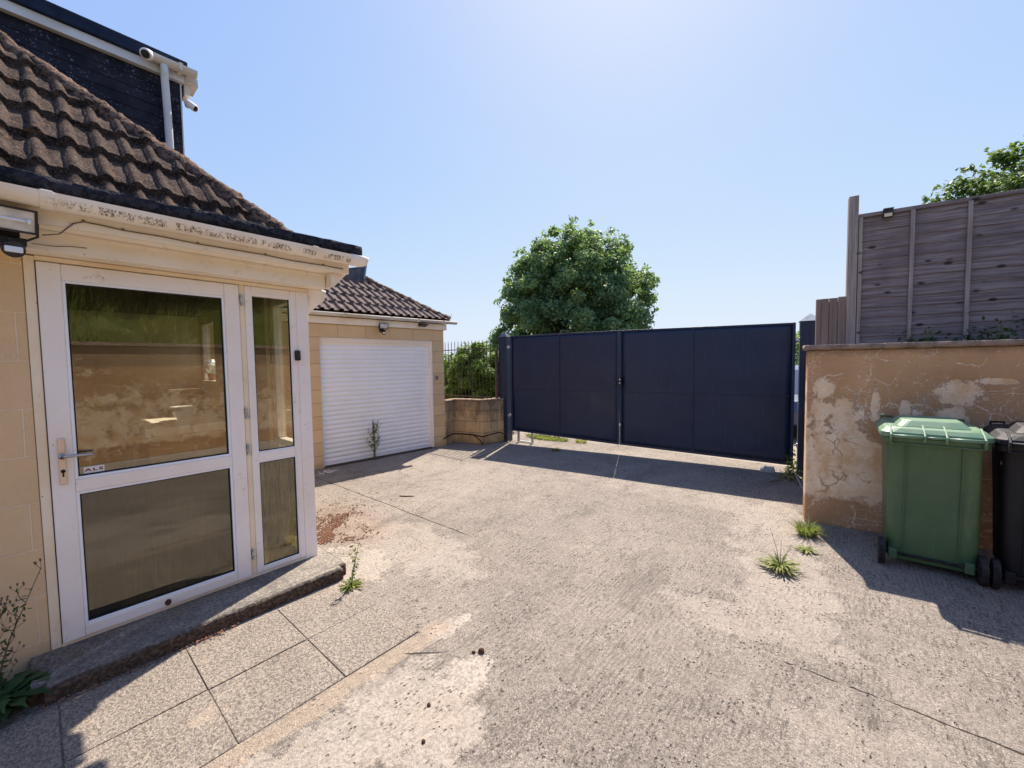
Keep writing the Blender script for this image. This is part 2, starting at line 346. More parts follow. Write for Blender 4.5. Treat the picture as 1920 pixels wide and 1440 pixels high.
def render_wall_mat():
    """ painted render: brown skin, webs of pale filled cracks, flaked paler patches, rubble blocks ghosting through low down """
    t = MT('flaking_render', .9, .15)
    x, y, z = t.sep()
    x = t.math('ADD', x, y)
    co = t.comb(x, 0.0, z)
    cw = t.warp(.055, 16, t.warp(.22, 2.3, co)); cw2 = t.warp(.05, 22, t.warp(.25, 4.1, co))
    base = t.mix(t.ramp(t.noise(1.6, 6), .35, .7), (.44, .25, .125), (.56, .345, .18))
    base = t.mix(t.math('MULTIPLY', t.ramp(t.noise(11, 6, .7), .5, .7), .3), base, (.42, .24, .14))
    tanc = t.mix(t.ramp(t.noise(6, 8, .75), .32, .68), (.78, .55, .33), (.90, .72, .53))
    nz = t.noise(3.4, 9, .76, co=co)
    low = t.math('SUBTRACT', 1.25, z)
    zone = t.math('ADD', t.math('MULTIPLY', low, .8), t.math('MULTIPLY', t.math('SUBTRACT', nz, .5), 3.4))
    zone = t.math('SUBTRACT', zone, t.math('MULTIPLY', t.math('MULTIPLY', t.ramp(x, .85, 1.2), t.ramp(x, 2.2, 1.8)), .7))
    isl = None
    for (cx, cz, rx, rz) in [(1.03, 1.30, .15, .11), (1.0, 1.10, .10, .10), (.13, 1.32, .08, .10), (.12, 1.12, .09, .10), (.50, 1.18, .035, .16), (.70, 1.14, .04, .09), (.28, 1.02, .10, .22), (1.25, 1.40, .14, .03), (1.7, 1.2, .2, .2), (2.3, 1.0, .3, .4), (2.9, 1.2, .3, .2)]:
        dx = t.math('DIVIDE', t.math('SUBTRACT', x, cx), rx); dz = t.math('DIVIDE', t.math('SUBTRACT', z, cz), rz)
        d = t.math('ADD', t.math('ADD', t.math('MULTIPLY', dx, dx), t.math('MULTIPLY', dz, dz)), t.math('MULTIPLY', t.math('SUBTRACT', t.noise(12, 8, .8, co=co), .5), 6))
        e = t.math('MULTIPLY', t.ramp(d, 1.4, .7), .95); isl = e if isl is None else t.math('MAXIMUM', isl, e)
    fl = t.math('MAXIMUM', t.ramp(zone, .10, .28), isl)
    foot = t.ramp(t.math('ADD', z, t.math('MULTIPLY', t.math('SUBTRACT', nz, .5), .5)), .30, .24)
    fl = t.math('MULTIPLY', fl, t.math('SUBTRACT', 1.0, foot))
    col = t.mix(fl, base, tanc)
    col = t.mix(t.math('MULTIPLY', t.math('MULTIPLY', fl, t.ramp(t.noise(4, 7, .75), .46, .62)), .65), col, (.62, .35, .14))
    # pale crack webs: wandering, of uneven width, broken off
    wid = t.math('MULTIPLY', t.ramp(t.noise(5, 5, .7, co=co), .35, .7), .020)
    def web(sc, c_, n0, n1, k):
        v = t.vor(sc, 'DISTANCE_TO_EDGE', co=c_)
        f = t.ramp(t.math('SUBTRACT', v, t.math('MULTIPLY', wid, k)), .012*k, .0)
        return t.math('MULTIPLY', f, t.ramp(t.noise(n0, 5, .65, co=co), n1, n1+.06))
    w1 = web(4.4, cw, 2.2, .46, 1.15); w2 = web(8.5, cw2, 3.1, .52, 1.2)
    bed = t.math('ABSOLUTE', t.math('SUBTRACT', t.math('FRACT', t.math('DIVIDE', t.math('ADD', z, t.math('MULTIPLY', t.math('SUBTRACT', t.noise(2.4, 4, co=co), .5), .12)), .235)), .5))
    w3 = t.math('MULTIPLY', t.ramp(bed, .022, .006), t.ramp(t.noise(2.8, 5, co=co), .52, .58))
    pale = t.math('MULTIPLY', t.math('MAXIMUM', t.math('MAXIMUM', w1, w2), w3), t.math('SUBTRACT', 1.0, t.math('MULTIPLY', fl, .9)))
    col = t.mix(t.math('MULTIPLY', pale, .75), col, (.84, .65, .47))
    dk = t.math('MULTIPLY', t.math('MULTIPLY', t.ramp(t.vor(5.6, 'DISTANCE_TO_EDGE', co=cw), .05, .006), fl), t.math('MULTIPLY', t.ramp(t.noise(2.6, 5, co=co), .49, .56), t.ramp(z, 1.0, .75)))
    col = t.mix(t.math('MULTIPLY', dk, .7), col, (.24, .135, .08))
    fk = t.math('MULTIPLY', t.ramp(t.noise(38, 6, .78), .56, .60), t.ramp(t.noise(3, 5, co=co), .44, .54))
    col = t.mix(t.math('MULTIPLY', fk, .8), col, (.80, .61, .44))
    fd = t.math('MULTIPLY', t.ramp(t.noise(30, 6, .78), .58, .64), fl)
    col = t.mix(t.math('MULTIPLY', fd, .5), col, (.30, .17, .09))
    col = t.mix(t.math('MULTIPLY', t.ramp(t.math('ADD', z, t.math('MULTIPLY', t.noise(7, 6, .7), .10)), 1.66, 1.73), .55), col, (.17, .12, .09))
    t.color(col)
    t.bump(t.math('ADD', t.math('ADD', t.math('MULTIPLY', fl, -.6), t.math('MULTIPLY', pale, .4)), t.math('MULTIPLY', t.noise(40, 6, .75), .5)), .008, .9)
    return t.m
def wood_mat(name, a, b, c, axis='x', bump=.004):
    t = MT(name, .85, .15)
    sc = {'x': (1.2, 30, 30), 'z': (30, 30, 1.2)}[axis]
    g = t.noise(1.6, 6, .65, co=t.map(sc)); big = t.noise(2.2, 5)
    col = t.mix(t.ramp(g, .35, .65), a, b); col = t.mix(t.math('MULTIPLY', t.ramp(big, .45, .7), .6), col, c)
    kn = t.math('MULTIPLY', t.ramp(t.vor(8, co=t.map((.5, 1, 1))), .20, .08), .9)
    col = t.mix(kn, col, (.03, .022, .02))
    t.color(col); t.bump(g, bump, .8); return t.m
def leaf_mat(name, a, b, trans=.35, rough=.5):
    t = MT(name, rough, .15)
    gi = t.n.new('ShaderNodeNewGeometry'); rnd = gi.outputs['Random Per Island']
    col = t.mix(t.math('POWER', rnd, 1.6), a, b); col = t.mix(t.math('MULTIPLY', t.ramp(t.noise(1.3, 3), .4, .7), .5), col, tuple(min(1, c*1.5) for c in b))
    t.color(col)
    tr = t.n.new('ShaderNodeBsdfTranslucent'); t.l.new(t.mix(.5, col, (.30, .42, .05)), tr.inputs[0])
    ms = t.n.new('ShaderNodeMixShader'); ms.inputs[0].default_value = trans
    t.l.new(t.b.outputs[0], ms.inputs[1]); t.l.new(tr.outputs[0], ms.inputs[2]); t.l.new(ms.outputs[0], t.n['Material Output'].inputs[0])
    return t.m
def glass_mat(name, frost=False, scat=.38):
    t = MT(name); n = t.n; l = t.l
    lw = n.new('ShaderNodeLayerWeight'); lw.inputs[0].default_value = .5
    f0 = .11 if frost else .13; fac = t.math('ADD', t.math('MULTIPLY', t.math('POWER', lw.outputs[1], 5.0), 1-f0), f0)
    gl = n.new('ShaderNodeBsdfGlossy'); gl.inputs[0].default_value = (.95, .93, .88, 1)
    if frost:
        gl.inputs['Roughness'].default_value = .03
        b = n.new('ShaderNodeBump'); b.inputs['Distance'].default_value = .004; b.inputs['Strength'].default_value = .05
        l.new(t.noise(1, 4, .6, co=t.map((120, 120, 9))), b.inputs['Height']); l.new(b.outputs[0], gl.inputs['Normal'])
        tr = n.new('ShaderNodeBsdfRefraction'); tr.inputs['Roughness'].default_value = .12; tr.inputs['IOR'].default_value = 1.05; tr.inputs[0].default_value = (.42, .40, .30, 1)
        l.new(b.outputs[0], tr.inputs['Normal'])
    else:
        gl.inputs['Roughness'].default_value = .0
        tr = n.new('ShaderNodeBsdfTransparent'); tr.inputs[0].default_value = (.88, .88, .83, 1)
    if frost:                                                       # the reeds scatter some of the light that falls on the far side
        tl = n.new('ShaderNodeBsdfTranslucent'); tl.inputs[0].default_value = (.86, .84, .60, 1); m2 = n.new('ShaderNodeMixShader')
        l.new(t.math('MULTIPLY', t.ramp(t.noise(1, 3, .6, co=t.map((90, 90, 5))), .3, .7), scat), m2.inputs[0]); l.new(tr.outputs[0], m2.inputs[1]); l.new(tl.outputs[0], m2.inputs[2]); tr = m2
    ms = n.new('ShaderNodeMixShader'); l.new(fac, ms.inputs[0]); l.new(tr.outputs[0], ms.inputs[1]); l.new(gl.outputs[0], ms.inputs[2])
    l.new(ms.outputs[0], n['Material Output'].inputs[0]); return t.m
def navy_mat():
    t = MT('navy_steel', .42, .45)
    x, y, z = t.sep()
    col = t.mix(t.ramp(t.noise(1.2, 6, .6), .3, .7), (.003, .012, .044), (.007, .020, .058))
    col = t.mix(t.math('MULTIPLY', t.ramp(t.noise(6, 8, .75), .58, .72), .35), col, (.05, .035, .05))
    stk = t.noise(2, 7, .7, co=t.map((14, 14, .8)))
    col = t.mix(t.math('MULTIPLY', t.ramp(stk, .55, .72), .28), col, (.09, .10, .13))
    col = t.mix(t.math('MULTIPLY', t.ramp(t.math('ADD', z, t.math('MULTIPLY', stk, .25)), .42, .25), .4), col, (.10, .085, .075))
    col = t.mix(t.math('MULTIPLY', t.ramp(t.vor(13), .05, .02), t.ramp(t.noise(4, 2), .52, .6)), col, (.22, .12, .07))
    t.color(col); t.rough(t.ramp(t.noise(3, 5), .2, .9)); t.b.inputs['Roughness'].default_value = .5
    t.rough(t.math('ADD', t.math('MULTIPLY', t.noise(3, 5), .35), .3)); t.bump(t.math('ADD', t.noise(2.2, 3), t.math('MULTIPLY', t.noise(60, 4), .06)), .006, .7)
    return t.m
def bin_mat(name, a, b, rough=.45):
    t = MT(name, rough, .4)
    col = t.mix(t.ramp(t.noise(3, 6, .6), .3, .7), a, b)
    col = t.mix(t.math('MULTIPLY', t.ramp(t.noise(2, 6, .7, co=t.map((9, 9, 1.2))), .55, .75), .35), col, tuple(c*2.2+.02 for c in a))
    col = t.mix(t.math('MULTIPLY', t.ramp(t.vor(30), .07, .04), t.ramp(t.noise(6, 2), .56, .6)), col, (.4, .42, .36))
    t.color(col); t.rough(t.math('ADD', t.math('MULTIPLY', t.noise(9, 5), .3), rough-.12)); t.bump(t.noise(90, 3), .0008, .5); return t.m

m_yard = yard_mat(); m_slab = slab_mat(); m_step = step_mat()
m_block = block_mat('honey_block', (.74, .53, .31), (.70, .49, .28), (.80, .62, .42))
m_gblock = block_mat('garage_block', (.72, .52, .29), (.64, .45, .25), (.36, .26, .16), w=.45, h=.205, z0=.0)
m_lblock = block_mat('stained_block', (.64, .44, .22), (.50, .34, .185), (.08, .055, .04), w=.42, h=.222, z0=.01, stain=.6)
m_frame = white_mat('door_frame_plastic'); m_board = white_mat('painted_board', (.88, .79, .66), (.82, .69, .53), .6, .6)
m_trimc = white_mat('yellowed_plastic', (.88, .75, .56), (.80, .63, .43), .5, .5)
m_bead = white_mat('glazing_bead', (.88, .89, .92), (.82, .83, .87), .15, .35, False)
m_gutter = gutter_mat(); m_oldgutter = white_mat('old_gutter_plastic', (.72, .66, .58), (.52, .45, .36), .95, .6)
m_tile = tile_mat(); m_tile2 = tile_mat2(); m_moss = moss_mat(); m_hung = dark_tilehung_mat()
m_felt = simple('roofing_felt', (.016, .018, .026), (.05, .05, .06), 40, .95, .1, .02, 60)
m_fascia_w = white_mat('weathered_white', (.70, .71, .74), (.60, .58, .56), .6, .6)
m_navyfelt = simple('navy_felt', (.008, .016, .04), (.02, .03, .06), 6, .8, .2, .004)
m_seal = simple('black_seal', (.008, .008, .008), rough=.6)
m_glass = glass_mat('clear_glass'); m_frost = glass_mat('reeded_glass', True, .045); m_frost2 = glass_mat('reeded_side_glass', True, .5)
m_steel = simple('satin_steel', (.55, .55, .56), (.42, .42, .44), 20, .32, .5, metal=1)
m_brass = simple('pale_handle_plate', (.72, .58, .44), (.66, .52, .40), 10, .35, .5, metal=.4)
m_black = simple('black_plastic', (.012, .013, .015), (.03, .03, .032), 20, .45, .4)
m_lamp = simple('lamp_reflector', (.42, .45, .46), (.60, .62, .62), 14, .25, .5, metal=.3)
m_white = white_mat('roller_door_white', (.88, .875, .87), (.84, .835, .83), .12, .4, False)
m_inner = simple('porch_plaster', (.60, .52, .36), (.52, .45, .30), 3, .9, .1)
m_board2 = simple('brown_board', (.62, .42, .20), (.50, .32, .14), 6, .55, .3)
m_paper = simple('paper', (.8, .76, .66), rough=.9)
m_china = simple('white_china', (.8, .82, .85), rough=.2, spec=.5)
m_navy = navy_mat(); m_galv = simple('galvanised', (.55, .58, .58), (.35, .38, .38), 30, .4, .5, metal=.7)
m_cap = simple('post_cap', (.20, .26, .31), (.27, .33, .37), 12, .7, .2)
m_wall = render_wall_mat(); m_coping = simple('coping_concrete', (.20, .145, .11), (.34, .25, .19), 9, .95, .1, .01, 40)
m_fence = wood_mat('weathered_board', (.165, .13, .125), (.31, .255, .245), (.15, .12, .12)); m_fpost = wood_mat('fence_post_wood', (.26, .21, .19), (.42, .35, .31), (.27, .22, .20), 'z')
m_pale = wood_mat('paling_wood', (.21, .15, .12), (.31, .235, .19), (.22, .17, .14), 'z')
m_bing = bin_mat('green_bin_plastic', (.055, .112, .052), (.080, .138, .064)); m_binl = bin_mat('green_lid_plastic', (.10, .19, .11), (.17, .27, .17), .4)
m_bink = bin_mat('black_bin_plastic', (.004, .0045, .006), (.009, .009, .011), .6)
m_rubber = simple('rubber', (.015, .015, .016), (.04, .038, .036), 20, .85, .2)
m_leaf = leaf_mat('tree_leaf', (.075, .15, .085), (.24, .34, .15), .45); m_hedge = leaf_mat('hedge_leaf', (.045, .11, .02), (.17, .25, .05), .4)
m_bush = leaf_mat('bush_leaf', (.035, .085, .022), (.12, .19, .06)); m_grassg = leaf_mat('grass_blade', (.07, .11, .025), (.30, .30, .09), .4)
m_weedg = leaf_mat('weed_leaf', (.09, .13, .035), (.30, .29, .10), .3); m_dryg = leaf_mat('dry_grass', (.30, .26, .08), (.45, .40, .12), .3)
m_ivy = leaf_mat('dark_leaf', (.016, .045, .018), (.05, .10, .038), .2)
m_stalk = simple('dry_stalk', (.13, .085, .06), (.20, .15, .09), 30, .8); m_gstalk = simple('green_stalk', (.10, .14, .05), (.18, .20, .08), 30, .7)
m_bark = simple('bark', (.10, .075, .055), (.19, .15, .12), 9, .95, .1, .02, 30)
m_earth = simple('bare_earth', (.14, .10, .07), (.22, .17, .12), 4, .95, .1, .02, 20)
m_debris = leaf_mat('leaf_litter', (.07, .032, .02), (.20, .105, .065), 0, .9)
m_cable = simple('cable', (.22, .18, .14), (.14, .11, .09), 40, .6); m_cableb = simple('black_cable', (.014, .011, .010), rough=.6)

# ================================================================ SETTING
def ground():
    V = [(-500, -500, -.004), (500, -500, -.004), (500, 700, -.004), (-500, 700, -.004)]
    t = MT('grassland', .95, .1)
    t.color(t.mix(t.ramp(t.noise(.35, 8, .65), .35, .65), (.06, .085, .025), (.13, .14, .055))); t.bump(t.noise(9, 6), .05)
    b = MB(); b.add(V, [(0, 1, 2, 3)]); tag(b.build('ground', t.m), kind='structure')
    # the yard: a gently uneven concrete sheet
    from mathutils import noise
    xs = np.arange(-6.9, 3.3, .1); ys = np.arange(-6, 7.21, .1); X, Y = np.meshgrid(xs, ys)
    Z = np.array([[noise.noise((x*.5, y*.5, 0))*.006+noise.noise((x*1.7, y*1.7, 3))*.003 for x in xs] for y in ys])
    V = np.stack([X, Y, Z+.004], -1).reshape(-1, 3); nx = len(xs); ny = len(ys)
    i = np.arange(nx*ny).reshape(ny, nx); F = np.stack([i[:-1, :-1], i[:-1, 1:], i[1:, 1:], i[1:, :-1]], -1).reshape(-1, 4)
    tag(npmesh('driveway', V, F, m_yard, smooth=True), kind='structure')
    t = MT('lane_tarmac', .95, .1); t.color(t.mix(t.ramp(t.noise(60, 5), .4, .6), (.24, .21, .18), (.38, .33, .28))); t.bump(t.noise(80, 4), .006)
    b = MB(); b.box(-40, 30, 7.2, 13.5, -.06, .0); tag(b.build('lane', t.m), kind='structure')
ground()
# paving slabs beside the step
def paving():
    b = MB(); ys = [1.415, .955, .48, 0, -.475, -.95, -1.43, -1.9]; xs = [-2.86, -2.405, -1.955]
    for i in range(len(ys)-1):
        for j in range(2):
            g = .0022+.002*random.random(); z = .0125+random.uniform(-.002, .002); tz = random.uniform(-.002, .002)
            x0, x1, y1, y0 = xs[j]+g, xs[j+1]-g, ys[i]-g, ys[i+1]+g
            vs = [(x0, y0, -.02), (x1, y0, -.02), (x1, y1, -.02), (x0, y1, -.02), (x0, y0, z+tz), (x1, y0, z), (x1, y1, z-tz), (x0, y1, z)]
            b.add(vs, [(0, 3, 2, 1), (4, 5, 6, 7), (0, 1, 5, 4), (1, 2, 6, 5), (2, 3, 7, 6), (3, 0, 4, 7)])
    o = b.build('paving', m_slab, bevel=.003); tag(o, kind='structure')
paving()

# ================================================================ ROOF TILE SHEET
def tile_sheet(name, L, hipx, z0, mat, parent, umin, gauge=.40, roll=.155, origin=(0, 0, 0), pitch=45, du=.0155, amp=.034, step=.045, lump=.018, vmax=None):
    """ u runs along +y up to hipx at v=0, roof rises towards -x; hip cuts at 45 deg in plan; one continuous corrugated, stepped sheet """
    from mathutils import noise
    p = R(pitch); rows = []
    nrow = int(L/gauge)+1
    for k in range(nrow):
        for q, s in ((0, 0), (.02, .0), (.25, .25), (.5, .5), (.75, .75), (1.0, 1.0)):
            rows.append((k, (k+s)*gauge+(.001 if q == .02 else 0), s))
        # the drop to the next course is made by the duplicate row
    us = np.arange(umin, hipx+.02, du); V = []; nu = len(us)
    for (k, v, s) in rows:
        h0 = step*(1-s)
        for u in us:
            off = (k % 2)*0
            ph = ((u+off) % roll)/roll; d = abs(ph-.5)*2
            r = amp*math.sqrt(max(0, 1-(d/.44)**2)) if d < .44 else 0
            n = (noise.noise((u*11, v*11, k*3.1))*.6+noise.noise((u*33, v*33, k))*.4)*lump
            n += (random.Random(int(math.floor(u/(2*roll)))*131+k).random()-.5)*.008
            h = h0+r+n
            x = -v*math.cos(p)+h*math.sin(p); z = v*math.sin(p)+h*math.cos(p)
            V.append((x, u, z))
    V = np.array(V); i = np.arange(len(rows)*nu).reshape(len(rows), nu)
    F = np.stack([i[:-1, :-1], i[:-1, 1:], i[1:, 1:], i[1:, :-1]], -1).reshape(-1, 4)
    # underside drop face at each course front: rows (k,1.0)->(k+1,0) already make it
    cen = V[F].mean(1); keep = (cen[:, 1] <= hipx+cen[:, 0]+.01)
    V = V+np.array(origin)
    return npmesh(name, V, F[keep], mat, parent, smooth=False)

def lumpy_tube(name, a, b, r, mat, parent, n=14, seg=.03, amp=.02, taps=.42):
    from mathutils import noise
    a = Vector(a); b = Vector(b); d = (b-a); L = d.length; d.normalize(); u = Vector((0, 0, 1)); s = d.cross(u).normalized(); w = s.cross(d)
    rings = []; k = int(L/seg)
    for i in range(k+1):
        p = a+d*(L*i/k); saw = .014*(1-((L*i/k) % taps)/taps); ring = []
        for j in range(n):
            an = 2*math.pi*j/n; dr = s*math.cos(an)+w*math.sin(an)
            q = p+dr*(r+saw); nn = noise.noise(q*14)*.6+noise.noise(q*38)*.4; ring.append(q+dr*nn*amp)
        rings.append(ring)
    m = MB(); m.ring(rings); return m.build(name, mat, parent, smooth=True)

# ================================================================ HOUSE
house = empty('house', (-3.25, 0, 0), 0, 'bungalow with white glazed porch, mossy brown tiled hip roof and dark tile hung upper storey', 'house')
HM = Matrix.Translation((-3.25, 0, 0)).inverted()
def hpart(o):          # authored in world coordinates
    o.parent = house; o.matrix_parent_inverse = HM; return o
def hsub(o, par): o.parent = par; o.matrix_parent_inverse = Matrix.Identity(4); return o
b = MB(); b.box(-3.55, -3.25, -6, -.014, 0, 2.2); hpart(b.build('wall', m_block, bevel=.004))
# main body walls behind the porch
b = MB(); b.box(-9.5, -6.06, -6, 1.40, 0, 2.43); b.box(-5.30, -3.78, 1.301, 1.398, .951, 2.43); b.box(-6.059, -5.301, 1.301, 1.398, .951, 1.45); b.box(-6.059, -5.301, 1.301, 1.398, 2.12, 2.43); b.box(-6.059, -5.98, 1.301, 1.398, 1.451, 2.119); hpart(b.build('wall', m_gblock, label='rear honey block wall behind the porch'))
b = MB(); b.box(-6.05, -3.78, 1.30, 1.39, .0, .95); b.box(-3.779, -3.352, 1.30, 1.39, 0, .14); hpart(b.build('wall', m_trimc, label='low panelled side of the porch'))
# porch interior shell
b = MB()
b.box(-6.05, -6.0, -.30, 1.299, .1, 2.2); b.box(-6.05, -3.34, -.36, -.30, .1, 2.2); b.box(-5.29, -3.79, 1.27, 1.299, .951, 2.2); b.box(-5.99, -3.79, 1.272, 1.299, .1, .95); b.box(-5.99, -5.291, 1.27, 1.299, .951, 1.45)
hpart(b.build('porch_lining', m_inner))
b = MB(); b.box(-5.98, -3.34, -.29, 1.268, .09, .11); hpart(b.build('porch_floor', simple('porch_floor_tile', (.10, .07, .05), (.15, .10, .065), 5, .5)))
b = MB(); b.box(-5.98, -3.34, -.29, 1.268, 2.2, 2.24); hpart(b.build('porch_ceiling', simple('dark_ceiling', (.12, .09, .06), (.16, .12, .08), 5, .8)))
# frame: posts, head, sill
X0 = -3.25
b = MB(); b.box(-3.33, -3.245, -.012, .026, .1, 2.19); b.box(-3.33, -3.243, .026, 1.392, 2.168, 2.195); b.box(-3.33, -3.243, .026, 1.31, .098, .117)
b.box(-3.33, -3.246, .934, .966, .117, 2.168)
hpart(b.build('porch_frame', m_trimc, bevel=.004))
b = MB(); b.box(-3.35, -3.240, 1.302, 1.392, .09, 2.168); hpart(b.build('corner_post', m_frame, bevel=.006))
def frame_rects(b, y0, y1, z0, z1, mid0, mid1, st, xa, xb):
    # mitred look: stiles run through, rails butt between them 2 mm back
    b.box(xa, xb, y0, y0+st, z0, z1); b.box(xa, xb, y1-st, y1, z0, z1)
    b.box(xa, xb-.002, y0+st, y1-st, z0, z0+st*.72); b.box(xa, xb-.002, y0+st, y1-st, z1-st, z1); b.box(xa, xb-.002, y0+st, y1-st, mid0, mid1)
def bead(b, y0, y1, z0, z1, x0, x1, w):
    b.box(x0, x1, y0, y0+w, z0, z1); b.box(x0, x1, y1-w, y1, z0, z1); b.box(x0, x1, y0+w, y1-w, z0, z0+w); b.box(x0, x1, y0+w, y1-w, z1-w, z1)
# door leaf
b = MB(); frame_rects(b, .030, .930, .119, 2.163, .93, 1.0, .085, -3.30, -3.232)
door = hpart(b.build('door', m_frame, bevel=.005))
def dsub(mb, name, mat, par, **k):
    o = mb.build(name, mat, **k); o.parent = par; return o
for (y0, y1, z0, z1, gm, nm) in ((.115, .845, 1.0, 2.078, m_glass, 'upper_pane'), (.115, .845, .180, .93, m_frost, 'lower_pane')):
    b = MB(); bead(b, y0, y1, z0, z1, -3.262, -3.238, .014); dsub(b, 'glazing_bead', m_bead, door, bevel=.003)
    b = MB(); bead(b, y0+.014, y1-.014, z0+.014, z1-.014, -3.262, -3.246, .006); dsub(b, 'glazing_seal', m_seal, door)
    b = MB(); b.box(-3.262, -3.256, y0+.014, y1-.014, z0+.014, z1-.014); dsub(b, nm, gm, door)
# handle: plate, lever, lock; two small weather covers
b = MB(); b.box(-3.231, -3.222, .060, .088, .985, 1.235); plate = dsub(b, 'handle_plate', m_brass, door, bevel=.004)
b = MB(); b.cyl((-3.210, .074, 1.140), (1, 0, 0), .014, .03); b.tube([(-3.200, .074, 1.140), (-3.190, .085, 1.140), (-3.188, .12, 1.139), (-3.190, .195, 1.136)], [.009, .009, .008, .006], 10)
dsub(b, 'handle', m_steel, door, smooth=True)
b = MB(); b.cyl((-3.220, .074, 1.058), (1, 0, 0), .009, .012, 16); b.box(-3.224, -3.216, .071, .077, 1.028, 1.056); dsub(b, 'lock', m_seal, door)
b = MB(); b.box(-3.2335, -3.229, .455, .485, .135, .158); b.box(-3.2335, -3.2275, .462, .478, .128, .165); dsub(b, 'drain_slot', simple('rusty_metal', (.05, .03, .02), (.12, .07, .04), 50, .8), door)
# sticker with its three letters
def sticker():
    cu = bpy.data.curves.new('t', 'FONT'); cu.body = 'ALS'; cu.size = .034; cu.align_x = 'CENTER'; cu.align_y = 'CENTER'; cu.extrude = .0004; cu.space_character = 1.25; cu.offset = .0011
    to = bpy.data.objects.new('t', cu); COL.objects.link(to); bpy.context.view_layer.update()
    me = bpy.data.meshes.new_from_object(to.evaluated_get(bpy.context.evaluated_depsgraph_get())); bpy.data.objects.remove(to)
    b = MB(); b.box(-3.2555, -3.2545, .150, .232, 1.022, 1.058); b.mi = 1
    b.add([(-3.2540+v.co.z, .191+v.co.x*1.15, 1.040+v.co.y*.62) for v in me.vertices], [tuple(p.vertices) for p in me.polygons])
    return b
dsub(sticker(), 'sticker', [simple('sticker_white', (.72, .70, .68), rough=.4), simple('sticker_red', (.22, .02, .03), rough=.4)], door)
# hinges along the meeting stile
for z in (2.06, 1.275, 1.02, .27):
    b = MB(); b.box(-3.243, -3.225, .934, .950, z, z+.038); b.box(-3.244, -3.222, .938, .956, z-.035, z-.012); b.cyl((-3.226, .942, z+.018), (0, 0, 1), .006, .05, 10)
    hpart(b.build('hinge', m_galv, bevel=.002))
# side window
b = MB(); frame_rects(b, .966, 1.302, .119, 2.166, .925, .985, .040, -3.30, -3.240)
b.box(-3.30, -3.2425, 1.006, 1.262, 2.10, 2.126)
sw = hpart(b.build('side_window', m_frame, bevel=.005))
for (y0, y1, z0, z1, gm, nm) in ((.960+.046, 1.262, .985, 2.126, m_glass, 'upper_pane'), (.960+.046, 1.262, .148, .925, m_frost2, 'lower_pane')):
    b = MB(); bead(b, y0-.004, y1+.004, z0, z1, -3.262, -3.2445, .010); dsub(b, 'glazing_bead', m_bead, sw, bevel=.002)
    b = MB(); bead(b, y0+.006, y1-.006, z0+.010, z1-.010, -3.262, -3.250, .005); dsub(b, 'glazing_seal', m_seal, sw)
    b = MB(); b.box(-3.262, -3.257, y0+.006, y1-.006, z0+.010, z1-.010); dsub(b, nm, gm, sw)
# side (right-hand) glazing of the porch
b = MB()
for (xa, xb) in ((-3.775, -3.72), (-3.36, -3.352)): b.box(xa, xb, 1.31, 1.375, 1.0, 2.10); b.box(xa, xb, 1.31, 1.375, .141, .950)
b.box(-3.775, -3.352, 1.31, 1.373, .951, .999); b.box(-3.775, -3.352, 1.31, 1.373, 2.101, 2.168)
sg = hpart(b.build('side_glazing', m_frame, bevel=.005))
b = MB(); b.box(-3.719, -3.361, 1.338, 1.344, 1.0, 2.1); dsub(b, 'pane', m_glass, sg)
b = MB(); b.box(-3.719, -3.361, 1.338, 1.344, .141, .95); dsub(b, 'lower_pane', m_glass, sg)
b = MB(); b.box(-5.975, -5.93, 1.31, 1.375, 1.455, 2.10); b.box(-5.36, -5.305, 1.31, 1.375, 1.455, 2.10); b.box(-5.975, -5.305, 1.29, 1.40, 1.42, 1.454); b.box(-5.975, -5.305, 1.31, 1.373, 2.101, 2.118)
sg2 = hpart(b.build('hall_window', m_frame, bevel=.005)); b = MB(); b.box(-5.929, -5.361, 1.338, 1.344, 1.456, 2.1); dsub(b, 'pane', m_glass, sg2)
# frieze board, cornice, fascia
b = MB(); b.box(-3.30, -3.115, -6, 1.475, 2.197, 2.32); hpart(b.build('frieze_board', m_board, bevel=.004))
b = MB(); b.prism([(-3.113, 2.30), (-3.085, 2.305), (-3.045, 2.332), (-3.01, 2.336), (-3.01, 2.348), (-3.20, 2.348), (-3.20, 2.322), (-3.113, 2.322)], -6, 1.56, 'y')
b.box(-3.116, -3.104, -6, 1.478, 2.283, 2.299); hpart(b.build('cornice', m_board))
b = MB(); b.box(-3.02, -2.985, -6, 1.60, 2.303, 2.43); b.box(-3.3, -3.02, 1.48, 1.60, 2.35, 2.425)
b.prism([(1.48, 2.20), (1.50, 2.20), (1.60, 2.305), (1.60, 2.34), (1.48, 2.34)], -3.19, -3.03, 'x')
hpart(b.build('fascia', m_board, bevel=.003))
# gutter: half-round trough
def trough(y0, y1, cx, zt, r, name, mat, par=None, axis='y', n=10, th=.004):
    pts = [(cx+r*math.cos(a), zt-r*math.sin(a)*1.05) for a in np.linspace(0, math.pi, n)]
    ptsi = [(cx+(r-th)*math.cos(a), zt-(r-th)*math.sin(a)*1.05) for a in np.linspace(math.pi, 0, n)]
    b = MB(); out = pts+ptsi; m = len(out)
    # build as ring strips to avoid concave n-gon caps
    vs = [(p[0], y0, p[1]) for p in out]+[(p[0], y1, p[1]) for p in out]
    fs = [(i, (i+1) % m, (i+1) % m+m, i+m) for i in range(m)]
    for k in (0, m):
        for i in range(n-1): fs.append((k+i, k+i+1, k+m-2-i, k+m-1-i))
    b.add(vs, fs); return b
b = trough(-6, 1.60, -2.925, 2.425, .062, 'gutter', m_gutter)
gut = hpart(b.build('gutter', m_gutter, smooth=True)); gut.modifiers.new('es', 'EDGE_SPLIT').split_angle = R(40)
b = MB()                                                         # closed stop end, a swept bowl
rings = []
